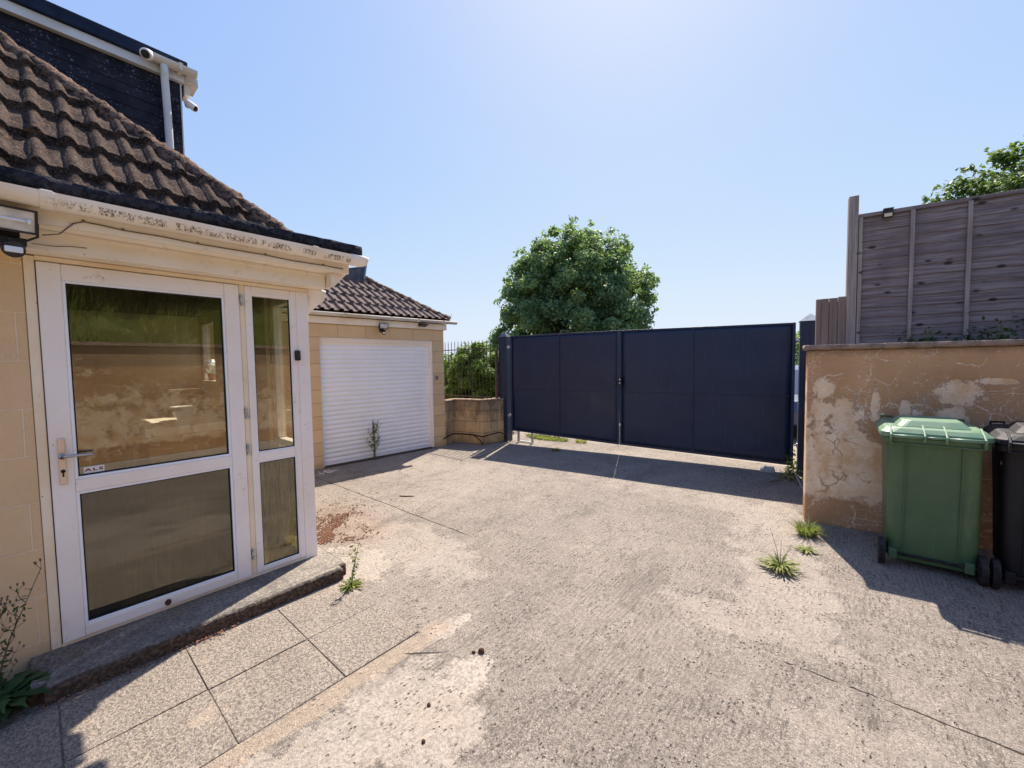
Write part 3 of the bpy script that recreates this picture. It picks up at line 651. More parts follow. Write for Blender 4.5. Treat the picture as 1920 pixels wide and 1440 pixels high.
for s, k in ((1.56, 1.04), (1.66, 1.02), (1.70, .86), (1.715, .5)):
    rings.append([(-2.925+.064*k*math.cos(a), s, 2.427-.064*k*math.sin(a)*1.05) for a in np.linspace(0, math.pi, 10)]+[(-2.925-.03*k, s, 2.430), (-2.925+.03*k, s, 2.430)])
b.ring(rings); hpart(b.build('gutter_end', m_frame, smooth=True))
for yy in (.075, 1.30):
    b = trough(yy-.022, yy+.022, -2.925, 2.427, .068, '', None); b.box(-2.975, -2.86, yy-.018, yy+.018, 2.424, 2.430)
    hpart(b.build('gutter_clip', m_gutter, bevel=.002))
# rain hopper under the porch's corner
b = MB(); rings = []
for (z, k, dx, dy) in ((2.20, 1, 0, 0), (2.185, 1, 0, 0), (2.18, .93, 0, 0), (2.13, .9, -.004, 0), (2.08, .62, -.03, -.03), (2.02, .35, -.055, -.055), (1.99, .3, -.06, -.06)):
    rings.append([(-3.30+dx+.085*k*math.cos(a), 1.47+dy+.085*k*math.sin(a), z) for a in np.linspace(0, 2*math.pi, 20)[:-1]])
b.ring(rings); b.cyl((-3.30, 1.455, 2.17), (0, 1, 0), .045, .16, 14); b.tube([(-3.36, 1.41, 2.0), (-3.38, 1.412, 1.9), (-3.40, 1.42, 1.2), (-3.40, 1.42, .1)], .03, 12)
hpart(b.build('rain_hopper', m_frame, smooth=True))
# flat felt roof over the porch
b = MB(); b.box(-5.0, -2.90, -6, 1.64, 2.435, 2.478)
fr = b.build('flat_roof', m_felt); rough_up(fr, .07, .004); hpart(fr)
b = MB(); b.box(-2.955, -2.885, -6, 1.655, 2.432, 2.500); fr = b.build('felt_edge', m_felt); rough_up(fr, .035, .013); hpart(fr)
# tiled hip roof
PIT = 45
tile_sheet('tiled_roof', 3.9, 1.60, 2.6, m_tile, house, -1.6, origin=(-3.71+3.25, 0, 2.60))
b = MB()   # roof solid under the tiles, hip end included
b.add([(-3.72, -6, 2.56), (-3.72, 1.57, 2.56), (-9.4, 1.57, 2.56), (-9.4, -6, 2.56), (-6.56, -6, 5.36), (-6.56, -1.26, 5.36)],
      [(0, 1, 5, 4), (1, 2, 5), (2, 3, 4, 5), (0, 4, 3), (0, 3, 2, 1)])
hpart(b.build('roof_slope', m_tile))
hr = lumpy_tube('hip_ridge', (-3.66, 1.68, 2.54), (-6.55, -1.21, 5.42), .080, m_moss, None, amp=.035, seg=.02); hpart(hr)
# upper storey
b = MB(); b.box(-10, -6.0, -6, 1.235, 2.5, 4.86)
nr = 0; z = 2.6
while z < 4.86:                                                       # courses of hung tiles, each lapping the next
    b.prism([(-6.0, z), (-5.984, z), (-5.990, z+.112), (-6.0, z+.112)], -6, 1.232, 'y'); z += .113
hpart(b.build('tile_hung_wall', m_hung))
b = MB(); b.box(-6.02, -5.985, 1.236, 1.25, 2.5, 4.86); hpart(b.build('corner_trim', m_fascia_w, bevel=.004))
b = MB(); b.box(-6.02, -5.935, -6, 1.27, 4.862, 4.955); hpart(b.build('upper_fascia', m_fascia_w, bevel=.004))
b = MB(); b.box(-10, -5.90, -6, 1.30, 4.957, 5.09); hpart(b.build('upper_flat_roof', m_navyfelt, bevel=.01))
b = trough(.98, 1.37, -5.865, 4.985, .06, '', None); b.box(-5.93, -5.80, 1.20, 1.235, 4.92, 4.995); b.box(-6.2, -5.95, 1.275, 1.40, 4.88, 4.97); b.box(-6.15, -5.98, 1.275, 1.33, 4.76, 4.88)
hpart(b.build('upper_gutter', m_oldgutter, bevel=.006))
b = MB(); b.tube([(-5.865, 1.08, 4.93), (-5.88, 1.085, 4.86), (-5.915, 1.09, 4.80), (-5.92, 1.10, 4.4), (-5.92, 1.11, 3.0)], .036, 14)
hpart(b.build('downpipe', m_fascia_w, smooth=True))
# door step
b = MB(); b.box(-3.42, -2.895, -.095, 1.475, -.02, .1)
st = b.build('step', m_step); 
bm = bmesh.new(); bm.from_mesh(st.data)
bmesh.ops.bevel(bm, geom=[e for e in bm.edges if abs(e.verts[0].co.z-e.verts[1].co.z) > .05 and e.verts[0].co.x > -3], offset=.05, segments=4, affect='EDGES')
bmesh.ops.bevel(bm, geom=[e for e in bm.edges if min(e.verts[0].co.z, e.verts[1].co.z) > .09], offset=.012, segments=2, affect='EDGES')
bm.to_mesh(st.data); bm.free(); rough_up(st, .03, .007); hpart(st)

# things fixed on the house -------------------------------------------------
def floodlight(name, loc, rz, label, s=1.0, sensor=True):
    t = empty(name, loc, rz, label, 'floodlight', 'floodlights on the walls'); t.scale = (s, s, s)
    tilt = Matrix.Rotation(R(14), 4, 'Y')
    b = MB(); 
    rings = [[tilt @ Vector((x, sy*w, sz*h)) for sy, sz in ((-1, -1), (1, -1), (1, 1), (-1, 1))] for x, w, h in ((-.06, .05, .03), (-.03, .075, .045), (.02, .085, .055), (.035, .085, .055))]
    b.ring(rings); b.build('housing', m_black, t, bevel=.005)
    b = MB()
    for (y0, y1, z0, z1) in ((-.085, .085, .045, .055), (-.085, .085, -.055, -.045), (-.085, -.075, -.045, .045), (.075, .085, -.045, .045)): b.box(.036, .046, y0, y1, z0, z1, tilt)
    b.build('bezel', m_black, t, bevel=.002)
    b = MB(); b.box(.036, .039, -.075, .075, -.045, .045, tilt); b.build('lens', m_lamp, t)
    b = MB(); b.cyl(tilt @ Vector((.041, 0, 0)), (0, 1, 0), .006, .11, 10); b.cyl(tilt @ Vector((.041, -.058, 0)), (0, 1, 0), .012, .012, 12); b.cyl(tilt @ Vector((.041, .058, 0)), (0, 1, 0), .012, .012, 12); b.build('tube', m_china, t, smooth=True)
    b = MB(); b.tube([(0, -.088, 0), (-.02, -.088, -.06), (-.05, -.05, -.085), (-.05, .05, -.085), (-.02, .088, -.06), (0, .088, 0)], .006, 6)
    b.box(-.08, -.03, -.055, .055, -.11, -.075); b.box(-.10, -.078, -.04, .04, -.12, -.02); b.build('bracket', m_black, t, bevel=.003)
    if sensor:
        b = MB(); b.cyl((-.01, .01, -.135), (1, 0, -.25), .037, .035, 24); b.cyl((-.03, .01, -.105), (0, 0, 1), .012, .05, 10); b.build('sensor', m_black, t, bevel=.004)
        b = MB(); b.box(.004, .0145, -.018, .038, -.153, -.125, None); b.build('sensor_lens', m_china, t, bevel=.006)
    return t
floodlight('floodlight', (-2.955, -.045, 2.293), R(6), 'black floodlight with round motion sensor under the porch gutter, beside the white door')
cable_pts = [(-2.98, .055, 2.245), (-2.98, .11, 2.262), (-2.98, .16, 2.325), (-2.982, .195, 2.343), (-2.98, .25, 2.342), (-2.98, .34, 2.335), (-2.98, .5, 2.338), (-2.98, .66, 2.332), (-2.98, .85, 2.335), (-2.98, 1.02, 2.336), (-2.98, 1.2, 2.33), (-2.98, 1.4, 2.335), (-2.98, 1.55, 2.333)]
b = MB(); b.tube(cable_pts, .0035, 6); b.tube([(-3.10, .02, 2.222), (-3.11, .1, 2.226), (-3.112, .15, 2.237), (-3.112, .21, 2.240)], .002, 6)
for p in cable_pts[3::2]: b.cyl((p[0]-.001, p[1], p[2]+.004), (1, 0, 0), .007, .008, 8)
tag(b.build('cable', m_cable, smooth=True), 'thin brown cable clipped along the fascia under the porch gutter', 'cable')
def camera_dome(loc, aim, label, r=.045):
    t = empty('security_camera', loc, 0, label, 'security camera', 'security cameras on the upper storey')
    a = Vector(aim).normalized()
    b = MB(); b.tube([-a*.07, -a*.065, -a*.02, a*.05, a*.062], [r*.5, r*.8, r*.95, r, r*.92], 18); b.build('housing', m_frame, t, smooth=True)
    b = MB(); b.tube([a*.0625, a*.066], [r*.72, r*.66], 18); b.tube([a*.067, a*.07], [r*.36, r*.3], 12); b.build('lens', m_black, t)
    b = MB(); b.tube([-a*.03, Vector((-.06, 0, .0)) - a*.03], [.018, .03], 10); b.build('mount', m_frame, t, smooth=True)
camera_dome((-5.84, .945, 4.95), (.75, -.45, -.5), 'white bullet security camera on the long white upper fascia', .055)
camera_dome((-5.98, 1.33, 4.66), (.5, .5, -.55), 'small white security camera on the upper storey corner below the weathered gutter end', .04)
b = MB(); b.box(-3.2395, -3.218, 1.276, 1.317, 1.645, 1.722); t = empty('doorbell', (-3.23, 1.297, 1.68), 0, 'black video doorbell on the white porch corner post', 'doorbell')
o = b.build('case', m_black, bevel=.008); o.parent = t; o.matrix_parent_inverse = t.matrix_world.inverted() if False else Matrix.Translation((3.23, -1.297, -1.68))
b = MB(); b.cyl((-3.2165, 1.297, 1.683), (1, 0, 0), .011, .004, 20); o = b.build('button', simple('button_ring', (.05, .05, .055), rough=.2)); o.parent = t; o.matrix_parent_inverse = Matrix.Translation((3.23, -1.297, -1.68))

# things inside the porch ---------------------------------------------------
t = empty('boxed_counter', (-4.5, 1.0, .11), 0, 'brown boxed-in counter with pale edging strip inside the porch', 'counter')
CM = Matrix.Translation((4.5, -1.0, -.11))
def cpart(o): o.parent = t; o.matrix_parent_inverse = CM; return o
b = MB(); b.box(-5.97, -4.36, .575, 1.26, .112, 1.05); cpart(b.build('cabinet', m_board2))
b = MB(); b.box(-5.975, -4.34, .55, 1.262, 1.052, 1.075); cpart(b.build('top', simple('counter_top', (.45, .34, .21), (.52, .40, .25), 8, .6), bevel=.003))
b = MB(); b.box(-4.339, -4.328, .55, 1.262, 1.045, 1.115); cpart(b.build('edging', simple('edging', (.88, .80, .62), rough=.6), bevel=.004))
b = MB(); b.box(-5.55, -5.10, .70, .98, 1.076, 1.080, None); tag(b.build('paper', m_paper), 'cream sheet of paper on the porch counter', 'paper')
b = MB(); rings = [[(-5.20+1.6*r_*math.cos(a), .96+1.6*r_*math.sin(a), 1.082+1.5*(z-1.092)) for a in np.linspace(0, 2*math.pi, 25)[:-1]] for r_, z in ((.03, 1.092), (.035, 1.10), (.055, 1.14), (.068, 1.18), (.064, 1.18), (.05, 1.14), (.03, 1.105))]
b.ring(rings); tag(b.build('bowl', m_china, smooth=True), 'small white bowl standing on the paper on the porch counter', 'bowl')
b = MB(); b.box(-5.90, -5.68, .95, 1.22, 1.076, 1.36); b.box(-5.91, -5.67, .94, 1.23, 1.34, 1.365); tag(b.build('cardboard_box', simple('cardboard', (.36, .25, .14), (.30, .21, .12), 4, .9), bevel=.003), 'brown cardboard box at the back of the porch counter', 'box')
t = empty('wrapped_pot', (-5.70, 1.335, 1.455), 0, 'terracotta pot in crumpled clear film on the sill inside the porch', 'plant pot')
b = MB(); b.tube([(0, 0, .001), (0, 0, .10)], [.035, .048], 18); b.build('pot', simple('terracotta', (.42, .20, .12), rough=.8), t, smooth=True)
from mathutils import noise as _nz
b = MB(); rings = []
for z, r_ in ((.08, .05), (.12, .07), (.17, .085), (.22, .05), (.24, .02)):
    rings.append([Vector((math.cos(a), math.sin(a), 0))*(r_*(1+.5*_nz.noise((math.cos(a)*3, math.sin(a)*3, z*30))))+Vector((0, 0, z+.01*_nz.noise((a, z*20, 1)))) for a in np.linspace(0, 2*math.pi, 21)[:-1]])
b.ring(rings); b.build('film', simple('clear_film', (.75, .78, .8), rough=.15, spec=.6), t)

# ================================================================ GARAGE
gar = empty('garage', (-6.116, 5.165, 0), R(-4.76), 'honey block garage with white roller door and brown tiled roof', 'garage')
b = MB(); b.box(-.3, 0, -.262, 0, 0, 2.26); b.box(-5, -.3, -.25, 0, 0, 2.26)
b.box(-.3, 0, -5.5, -2.312, 0, 2.26); b.box(-.3, -.001, -2.312, -.262, 2.045, 2.26)
b.build('wall', m_gblock, gar, bevel=.003)
b = MB(); b.box(-.13, -.004, -.300, -.264, .0, 2.043); b.box(-.13, -.03, -2.31, -2.285, 0, 2.043); b.box(-.13, -.03, -2.284, -.301, 1.985, 2.043); b.box(-.02, -.002, -2.31, -.301, 2.03, 2.046)
b.build('door_frame', m_frame, gar, bevel=.003)
b = MB(); z = .045; n = 0
while z < 1.985:                                                       # curved interlocking slats
    pts = [(-.090, z)]+[(-.090+.010*math.sin(math.pi*q)+.004, z+.003+.069*q) for q in np.linspace(0, 1, 7)]+[(-.090, z+.0745), (-.103, z+.0745), (-.103, z)]
    b.prism(pts, -2.283, -.302, 'y'); z += .0755
b.box(-.11, -.072, -2.283, -.302, .022, .044)
b.build('roller_door', m_white, gar)
b = MB(); b.box(-.14, -.111, -2.28, -.305, .03, 1.99); b.box(-.16, -.06, -2.30, -.305, -.01, .012); b.build('door_backing', m_seal, gar)
b = MB(); b.box(-.059, .02, -2.31, -.264, -.01, .020); sl2 = b.build('threshold', m_step, gar)
b = MB(); b.box(-.3, .03, -5.5, .06, 2.262, 2.37); b.build('fascia', m_board, gar, bevel=.003)
b = trough(-5.5, .25, .085, 2.43, .052, '', None)
b.build('gutter', m_oldgutter, gar, smooth=True)
for yy in (-.08, -.62, -1.16, -1.95):
    b = trough(yy-.02, yy+.02, .085, 2.433, .058, '', None); b.build('gutter_clip', m_oldgutter, gar, bevel=.002)
b = MB(); b.tube([(.11, .02, 2.44), (.12, .09, 2.50), (.13, .12, 2.56), (.12, .09, 2.585), (.12, .06, 2.57)], .004, 6); b.build('wire_hook', m_galv, gar, smooth=True)
tile_sheet('tiled_roof', 1.75, .14, 2.45, m_tile2, gar, -4.2, gauge=.33, roll=.148, origin=(.10, 0, 2.445), pitch=34, du=.0123, amp=.034, step=.03, lump=.004)
h = math.tan(R(34))
b = MB(); q = 1.42; b.add([(.08, -5.5, 2.40), (.08, .18, 2.40), (-2.8, .18, 2.40), (-2.8, -5.5, 2.40), (.10-q, -5.5, 2.42+q*h-.03), (.10-q, .20-q, 2.42+q*h-.03)], [(0, 1, 5, 4), (1, 2, 5), (2, 3, 4, 5), (0, 4, 3), (0, 3, 2, 1)])
b.build('roof_slope', m_tile2, gar)
lumpy_tube('hip_ridge', (.06, .10, 2.45), (.10-1.40, .17-1.40, 2.46+1.40*h), .062, moss_mat() if False else m_moss, gar, amp=.03, seg=.03, n=12)
# dark cheek with lead edge where the garage roof meets the house
b = MB(); b.prism([(-2.0, 2.9), (-1.18, 3.02), (-1.125, 3.22), (-1.065, 3.50), (-1.37, 3.42), (-1.42, 3.26), (-2.0, 3.26)], -1.07, -1.0, 'x'); b.build('roof_cheek', simple('grey_lead', (.06, .07, .09), (.12, .125, .14), 9, .7), gar)
b = MB(); b.prism([(-1.125, 3.18), (-1.095, 3.18), (-1.035, 3.53), (-1.065, 3.53)], -1.09, -.975, 'x'); b.build('lead_edge', m_cap, gar)
b = MB(); b.prism([(-1.75, 3.02), (-1.52, 3.02), (-1.50, 3.20), (-1.56, 3.27), (-1.75, 3.27)], -1.05, -.985, 'x'); o = b.build('mortar_flaunching', simple('flaunching', (.42, .32, .24), (.22, .16, .12), 22, .95, .1, .02, 40), gar); rough_up(o, .03, .02)
b = MB(); b.box(.001, .018, -.21, -.15, 1.31, 1.385); t2 = b.build('switch_box', simple('grey_switch', (.16, .17, .18), rough=.5), gar, bevel=.004)
gm = gar.matrix_world.copy() if False else Matrix.Translation((-6.116, 5.165, 0)) @ Matrix.Rotation(R(-4.76), 4, 'Z')
floodlight('floodlight', gm @ Vector((.12, -1.31, 2.27)), R(-12), 'small black floodlight above the white roller garage door', .88)
b = MB(); b.prism([(.032, 2.36), (.15, 2.335), (.155, 2.325), (.06, 2.31), (.032, 2.30)], -.58, -.42, 'y'); o = b.build('wedge_light', m_black, bevel=.004); o.matrix_world = gm
tag(o, 'flat black wedge light under the garage gutter near the corner', 'light')

# ================================================================ LOW BLOCK WALL, RAILING, GATE
P = [(-6.10, 5.17), (-6.225, 5.50), (-5.59, 5.684), (-5.47, 6.25)]
def offset_poly(pts, d):
    out = []
    for i, p in enumerate(pts):
        a = Vector(pts[max(i-1, 0)]); c = Vector(pts[min(i+1, len(pts)-1)]); t = (c-a).normalized(); n = Vector((-t.y, t.x)); out.append((p[0]+n.x*d, p[1]+n.y*d))
    return out
lw = empty('block_wall', (-6.1, 5.17, 0), 0, 'low damp stained block wall between garage corner and gate', 'wall')
Q = offset_poly(P, .2)
def poly_wall(P, Q, z0, z1):
    b = MB(); rings = [[(p[0], p[1], z0), (p[0], p[1], z1), (q[0], q[1], z1), (q[0], q[1], z0)] for p, q in zip(P, Q)]; b.ring(rings); return b
o = poly_wall(P, Q, 0, .86).build('blocks', m_lblock, bevel=.006); o.parent = lw; o.matrix_parent_inverse = Matrix.Translation((6.1, -5.17, 0))
o = poly_wall(offset_poly(P, -.012), offset_poly(P, .212), .861, .895).build('coping', m_coping); rough_up(o, .05, .01); o.parent = lw; o.matrix_parent_inverse = Matrix.Translation((6.1, -5.17, 0))
b = MB(); pp = [(-6.0, 5.02, .17), (-6.06, 5.13, .185), (-6.18, 5.42, .20), (-6.0, 5.53, .195), (-5.78, 5.595, .19), (-5.585, 5.655, .165), (-5.50, 5.8, .2), (-5.44, 6.0, .22), (-5.42, 6.12, .17), (-5.41, 6.17, .05)]
b.tube(pp, .012, 7); b.tube([(-5.78, 5.595, .185), (-5.70, 5.60, .15), (-5.62, 5.63, .08), (-5.56, 5.64, .012)], .010, 7)
tag(b.build('armoured_cable', m_cableb, smooth=True), 'black cable strung low across the stained block wall to the gate', 'cable')
# railing: bars, two rails
rl = empty('railing', (-6.2, 5.72, .9), 0, 'thin black metal bar railing on top of the low block wall', 'railing')
RM = Matrix.Translation((6.2, -5.72, -.9))
A = Vector((-6.9, 5.78)); B = Vector((-5.50, 5.83)); Cc = Vector((-5.58, 6.15)); b = MB()
seg = [(A, B, 15)]
for (p, q, n) in seg:
    for i in range(n):
        r_ = p.lerp(q, i/(n-1)); o = MB().tube([(r_.x, r_.y, .87), (r_.x, r_.y, 2.05+.0), (r_.x, r_.y, 2.085)], [.0065, .0065, .002], 6).build('bar', m_black); o.parent = rl; o.matrix_parent_inverse = RM
for z in (.93, 1.90):
    b = MB(); b.box(0, (B-A).length, -.006, .006, z-.006, z+.012); o = b.build('rail', m_black); o.parent = rl
    o.matrix_parent_inverse = RM @ Matrix.Translation((A.x, A.y, 0)) @ Matrix.Rotation(math.atan2(B.y-A.y, B.x-A.x), 4, 'Z')
GD = math.atan2(.64, 4.75)      # gate plan direction
def gate_post(x, y, w, h, label, capm=m_cap, base=0):
    t = empty('gate_post', (x, y, 0), GD, label, 'gate post', 'steel gate posts')
    b = MB(); b.box(-w/2, w/2, -w/2, w/2, base, h); b.build('shaft', m_navy, t, bevel=.006)
    b = MB(); c = w/2+.012; b.add([(-c, -c, h+.001), (c, -c, h+.001), (c, c, h+.001), (-c, c, h+.001), (0, 0, h+.11)], [(0, 3, 2, 1), (0, 1, 4), (1, 2, 4), (2, 3, 4), (3, 0, 4)]); b.build('cap', capm, t)
    return t
gate_post(-5.50, 6.27, .19, 2.14, 'dark steel gate post beside the low block wall, with pyramid cap', m_navy)
gate_post(-.490, 6.93, .235, 2.12, 'navy steel gate post with grey pyramid cap behind the brown wall end')
b = MB(); b.box(-5.63, -5.60, 6.10, 6.16, .89, 1.9); tag(b.build('conduit', simple('rust_brown_conduit', (.11, .06, .05), (.16, .10, .08), 20, .6), bevel=.004), 'thin brown conduit strip fixed beside the dark gate post', 'conduit')
def leaf_gate(p0, L, zb0, zb1, zt0, zt1, label, hinge_left, mid):
    t = empty('gate_leaf', (p0[0], p0[1], 0), GD, label, 'gate', 'leaves of the navy double gate')
    def zb(u): return zb0+(zb1-zb0)*u/L
    def zt(u): return zt0+(zt1-zt0)*u/L
    def bar(b, u0, u1, f0, f1, y0, y1):
        b.add([(u0, y0, f0(u0)), (u1, y0, f0(u1)), (u1, y0, f1(u1)), (u0, y0, f1(u0)), (u0, y1, f0(u0)), (u1, y1, f0(u1)), (u1, y1, f1(u1)), (u0, y1, f1(u0))],
              [(0, 1, 2, 3), (7, 6, 5, 4), (0, 4, 5, 1), (1, 5, 6, 2), (2, 6, 7, 3), (3, 7, 4, 0)])
    zm = lambda u: 1.085+.0*u
    b = MB(); bar(b, .02, L-.02, lambda u: zb(u)+.02, lambda u: zt(u)-.012, .0, .004)
    sh = b.build('sheet', m_navy, t)
    # oil-canned sheet: subdivided and slightly dished
    bm = bmesh.new(); bm.from_mesh(sh.data); bmesh.ops.subdivide_edges(bm, edges=bm.edges, cuts=24, use_grid_fill=True)
    for v in bm.verts:
        v.co.y += .009*_nz.noise((v.co.x*1.3, 0, v.co.z*1.5)) + .0015*_nz.noise((v.co.x*4, 2, v.co.z*4))
    bm.to_mesh(sh.data); bm.free(); sh.data.polygons.foreach_set('use_smooth', [True]*len(sh.data.polygons))
    b = MB()
    bar(b, 0, .036, lambda u: zb(u), lambda u: zt(u), -.014, .022); bar(b, L-.036, L, lambda u: zb(u), lambda u: zt(u), -.014, .022)
    bar(b, .036, L-.036, lambda u: zb(u)+.001, lambda u: zb(u)+.035, -.012, .020); bar(b, .036, L-.036, lambda u: zt(u)-.03, lambda u: zt(u)-.001, -.012, .020)
    b.build('outer_frame', m_navy, t, bevel=.003)
    b = MB(); bar(b, mid-.014, mid+.014, lambda u: zb(u)+.036, lambda u: zt(u)-.031, -.014, -.002); b.build('upright', m_navy, t, bevel=.002)
    b = MB(); bar(b, .051, mid-.019, lambda u: zm(u)-.008, lambda u: zm(u)+.008, -.012, -.003); bar(b, mid+.019, L-.051, lambda u: zm(u)-.008, lambda u: zm(u)+.008, -.012, -.003); b.build('cross_rail', m_navy, t, bevel=.002)
    return t, zb, zt
dirv = Vector((math.cos(GD), math.sin(GD)))
pL = Vector((-5.305, 6.218)); L1 = 2.215
g1, zb, zt = leaf_gate(pL, L1, .242, .163, 2.15, 2.142, 'left navy steel gate leaf, hinged next to the low block wall', True, 1.075)
pR = pL+dirv*(L1+.012); L2 = 2.476
g2, zb2, zt2 = leaf_gate(pR, L2, .165, .105, 2.142, 2.112, 'right navy steel gate leaf with the lock case, hinged next to the brown rendered wall', False, 1.165)
b = MB(); b.box(.005, .05, -.075, -.023, 1.19, 1.34); b.build('lock_case', m_black, g2, bevel=.004)
for z in (1.30, 1.24): b = MB(); b.cyl((.027, -.078, z), (0, 1, 0), .011, .012, 12); b.build('lock_barrel', m_galv, g2)
b = MB(); b.tube([(.012, -.03, .55), (.012, -.03, .19)], .008, 8); b.box(.0, .03, -.045, -.023, .50, .54); b.build('drop_bolt', m_galv, g2)
for (g, u, z) in ((g1, -.045, 1.93), (g1, -.045, .55), (g2, L2+.045, 1.87), (g2, L2+.045, .4)):
    b = MB(); b.cyl((u, -.01, z), (0, 0, 1), .014, .06, 12); b.box(u-.04, u+.045, -.016, -.004, z-.012, z+.012); b.build('hinge', m_galv, g, bevel=.002)
for yy, sgn in ((0, 1),):
    b = MB(); b.box(L1-.075, L1-.03, -.03, .0, 1.20, 1.26); b.build('latch', m_navy, g1, bevel=.003)
# low gate stop frame beside the left post
b = MB(); b.box(-.10, .26, -.02, .02, .015, .035); b.box(.22, .26, -.02, .02, .035, .25); b.box(-.1, -.06, -.02, .02, .035, .25)
o = b.build('gate_stop', m_galv, bevel=.003); o.location = (-5.12, 6.32, 0); o.rotation_euler = (0, 0, GD); tag(o, 'small metal stop frame on the ground under the left gate leaf', 'gate stop')
b = MB(); b.box(-.09, .09, -.05, .05, 0, .045); b.box(-.05, .08, -.035, .035, .046, .075)
o = b.build('gate_block', m_galv, bevel=.006); o.location = (-.93, 6.72, 0); o.rotation_euler = (0, 0, GD); tag(o, 'pale metal block on the ground under the right end of the gate', 'gate stop')
b = MB(); b.tube([(-5.33, 6.15, .03), (-5.28, 5.98, .012), (-5.10, 5.55, .012), (-4.98, 5.2, .012), (-4.93, 4.93, .012), (-4.98, 4.78, .012)], .011, 7)
tag(b.build('hose', simple('pale_hose', (.42, .38, .32), (.30, .27, .23), 20, .7), smooth=True), 'thin pale pipe lying on the concrete from the gate post', 'pipe')

# ================================================================ RIGHT: RENDERED WALL
WA = math.atan2(.093, .618)
wall = empty('retaining_wall', (-.354, 4.845, 0), WA, 'brown rendered wall with flaking paint and pale crack webs behind the bins', 'wall')
b = MB(); b.box(0, 3.62, 0, .22, 0, 1.685); b.build('render', m_wall, wall, bevel=.012)
b = MB(); b.box(-.028, 3.62, -.022, .24, 1.687, 1.735); o = b.build('coping', m_coping, wall); rough_up(o, .05, .008)
b = MB(); b.box(3.2, 3.42, -6, 5.36, 0, 2.0); w2 = b.build('render', m_wall, bevel=.01)
sw2 = empty('retaining_wall', (3.2, 0, 0), 0, 'long brown rendered wall below the grass bank, mirrored in the door glass', 'wall'); w2.parent = sw2; w2.matrix_parent_inverse = Matrix.Translation((-3.2, 0, 0))
b = MB(); b.box(3.16, 3.44, -6, 5.36, 2.001, 2.06); o = b.build('coping', m_coping); o.parent = sw2; o.matrix_parent_inverse = Matrix.Translation((-3.2, 0, 0))
# raised ground behind the walls
WM = Matrix.Translation((-.354, 4.845, 0)) @ Matrix.Rotation(WA, 4, 'Z')
b = MB(); b.prism([(-.33, 5.10), (-.40, 6.80), (-.25, 9), (.2, 17), (14, 18), (14, 7.0)], -.3, 1.62, 'z'); tag(b.build('raised_ground', m_earth), kind='structure')
def bank():
    xs = np.arange(3.43, 14, .25); ys = np.arange(-9, 9, .25); X, Y = np.meshgrid(xs, ys)
    Z = 1.93+np.clip(X-3.43, 0, 8)*.62+np.array([[_nz.noise((x*.8, y*.8, 5))*.22 for x in xs] for y in ys])*np.clip((X-3.4)*2, 0, 1)
    V = np.stack([X, Y, Z], -1).reshape(-1, 3); nx = len(xs); ny = len(ys); i = np.arange(nx*ny).reshape(ny, nx)
    F = np.stack([i[:-1, :-1], i[:-1, 1:], i[1:, 1:], i[1:, :-1]], -1).reshape(-1, 4)
    t = MT('bank_soil', .95, .1); t.color(t.mix(t.ramp(t.noise(2, 6), .4, .6), (.03, .045, .015), (.08, .10, .035)))
    tag(npmesh('grass_bank', V, F, t.m, smooth=True), kind='structure')
    return lambda x, y: 1.93+min(max(x-3.43, 0), 8)*.62
bz = bank()

# ================================================================ FOLIAGE KIT
def leaf_cloud(name, C, N, size, mat, parent=None, aspect=1.7, jitter=.6, droop=0):
    n = len(C); S = size*rng.uniform(.6, 1.35, n)[:, None]
    N = N+rng.normal(0, jitter, (n, 3)); N /= np.linalg.norm(N, axis=1)[:, None]+1e-9
    T = rng.normal(0, 1, (n, 3)); T[:, 2] -= droop; T -= N*(T*N).sum(1)[:, None]; T /= np.linalg.norm(T, axis=1)[:, None]+1e-9
    Bv = np.cross(N, T)
    a = C-T*S*aspect*.5; c = C+T*S*aspect*.5; l = C-Bv*S*.45+N*S*.12-T*S*.1; r = C+Bv*S*.45+N*S*.12-T*S*.1
    V = np.stack([a, l, c, r], 1).reshape(-1, 3); i = np.arange(n)*4
    F = np.concatenate([np.stack([i, i+1, i+2], 1), np.stack([i, i+2, i+3], 1)])
    return npmesh(name, V, F, mat, parent)
def crown_pts(center, rad, nclump, per, clump_r, shell=.55, zcut=None, flat=.75, seedoff=0):
    cs = []; tries = 0
    while len(cs) < nclump:
        d = rng.normal(0, 1, 3); d /= np.linalg.norm(d); k = shell+(1-shell)*rng.random()**.7
        lump = 1+.07*_nz.noise((d[0]*2.2+seedoff, d[1]*2.2, d[2]*2.2))*2
        p = d*np.array(rad)*k*lump
        if zcut is not None and p[2] < zcut: continue
        cs.append((p, d))
    C = []; N = []
    for p, d in cs:
        k = int(per*rng.uniform(.6, 1.4)); q = rng.normal(0, 1, (k, 3)); q /= np.linalg.norm(q, axis=1)[:, None]
        rr = clump_r*rng.uniform(.6, 1.3); q2 = q*rr*(rng.random((k, 1))**.4); q2[:, 2] *= flat
        C.append(p+q2); N.append(q*.6+d*.5+np.array([0, 0, .5]))
    return np.concatenate(C)+np.array(center), np.concatenate(N), [c[0]+np.array(center) for c in cs]
def branches(base, tops, r0, n, name='trunk', mat=None, parent=None, fork=.35):
    b = MB(); base = Vector(base); cen = sum((Vector(t) for t in tops), Vector())/len(tops); f = base.lerp(cen, fork)
    b.tube([base, base.lerp(f, .5)+Vector((.04, .02, 0)), f], [r0*1.25, r0, r0*.8], 10)
    for t in random.sample(list(tops), min(n, len(tops))):
        t = Vector(t); m = f.lerp(t, .5)+Vector((random.uniform(-.15, .15), random.uniform(-.15, .15), .12)); b.tube([f-Vector((0, 0, random.uniform(0, .25))), m, t], [r0*.5, r0*.28, r0*.08], 6)
    return b.build(name, mat or m_bark, parent, smooth=True)

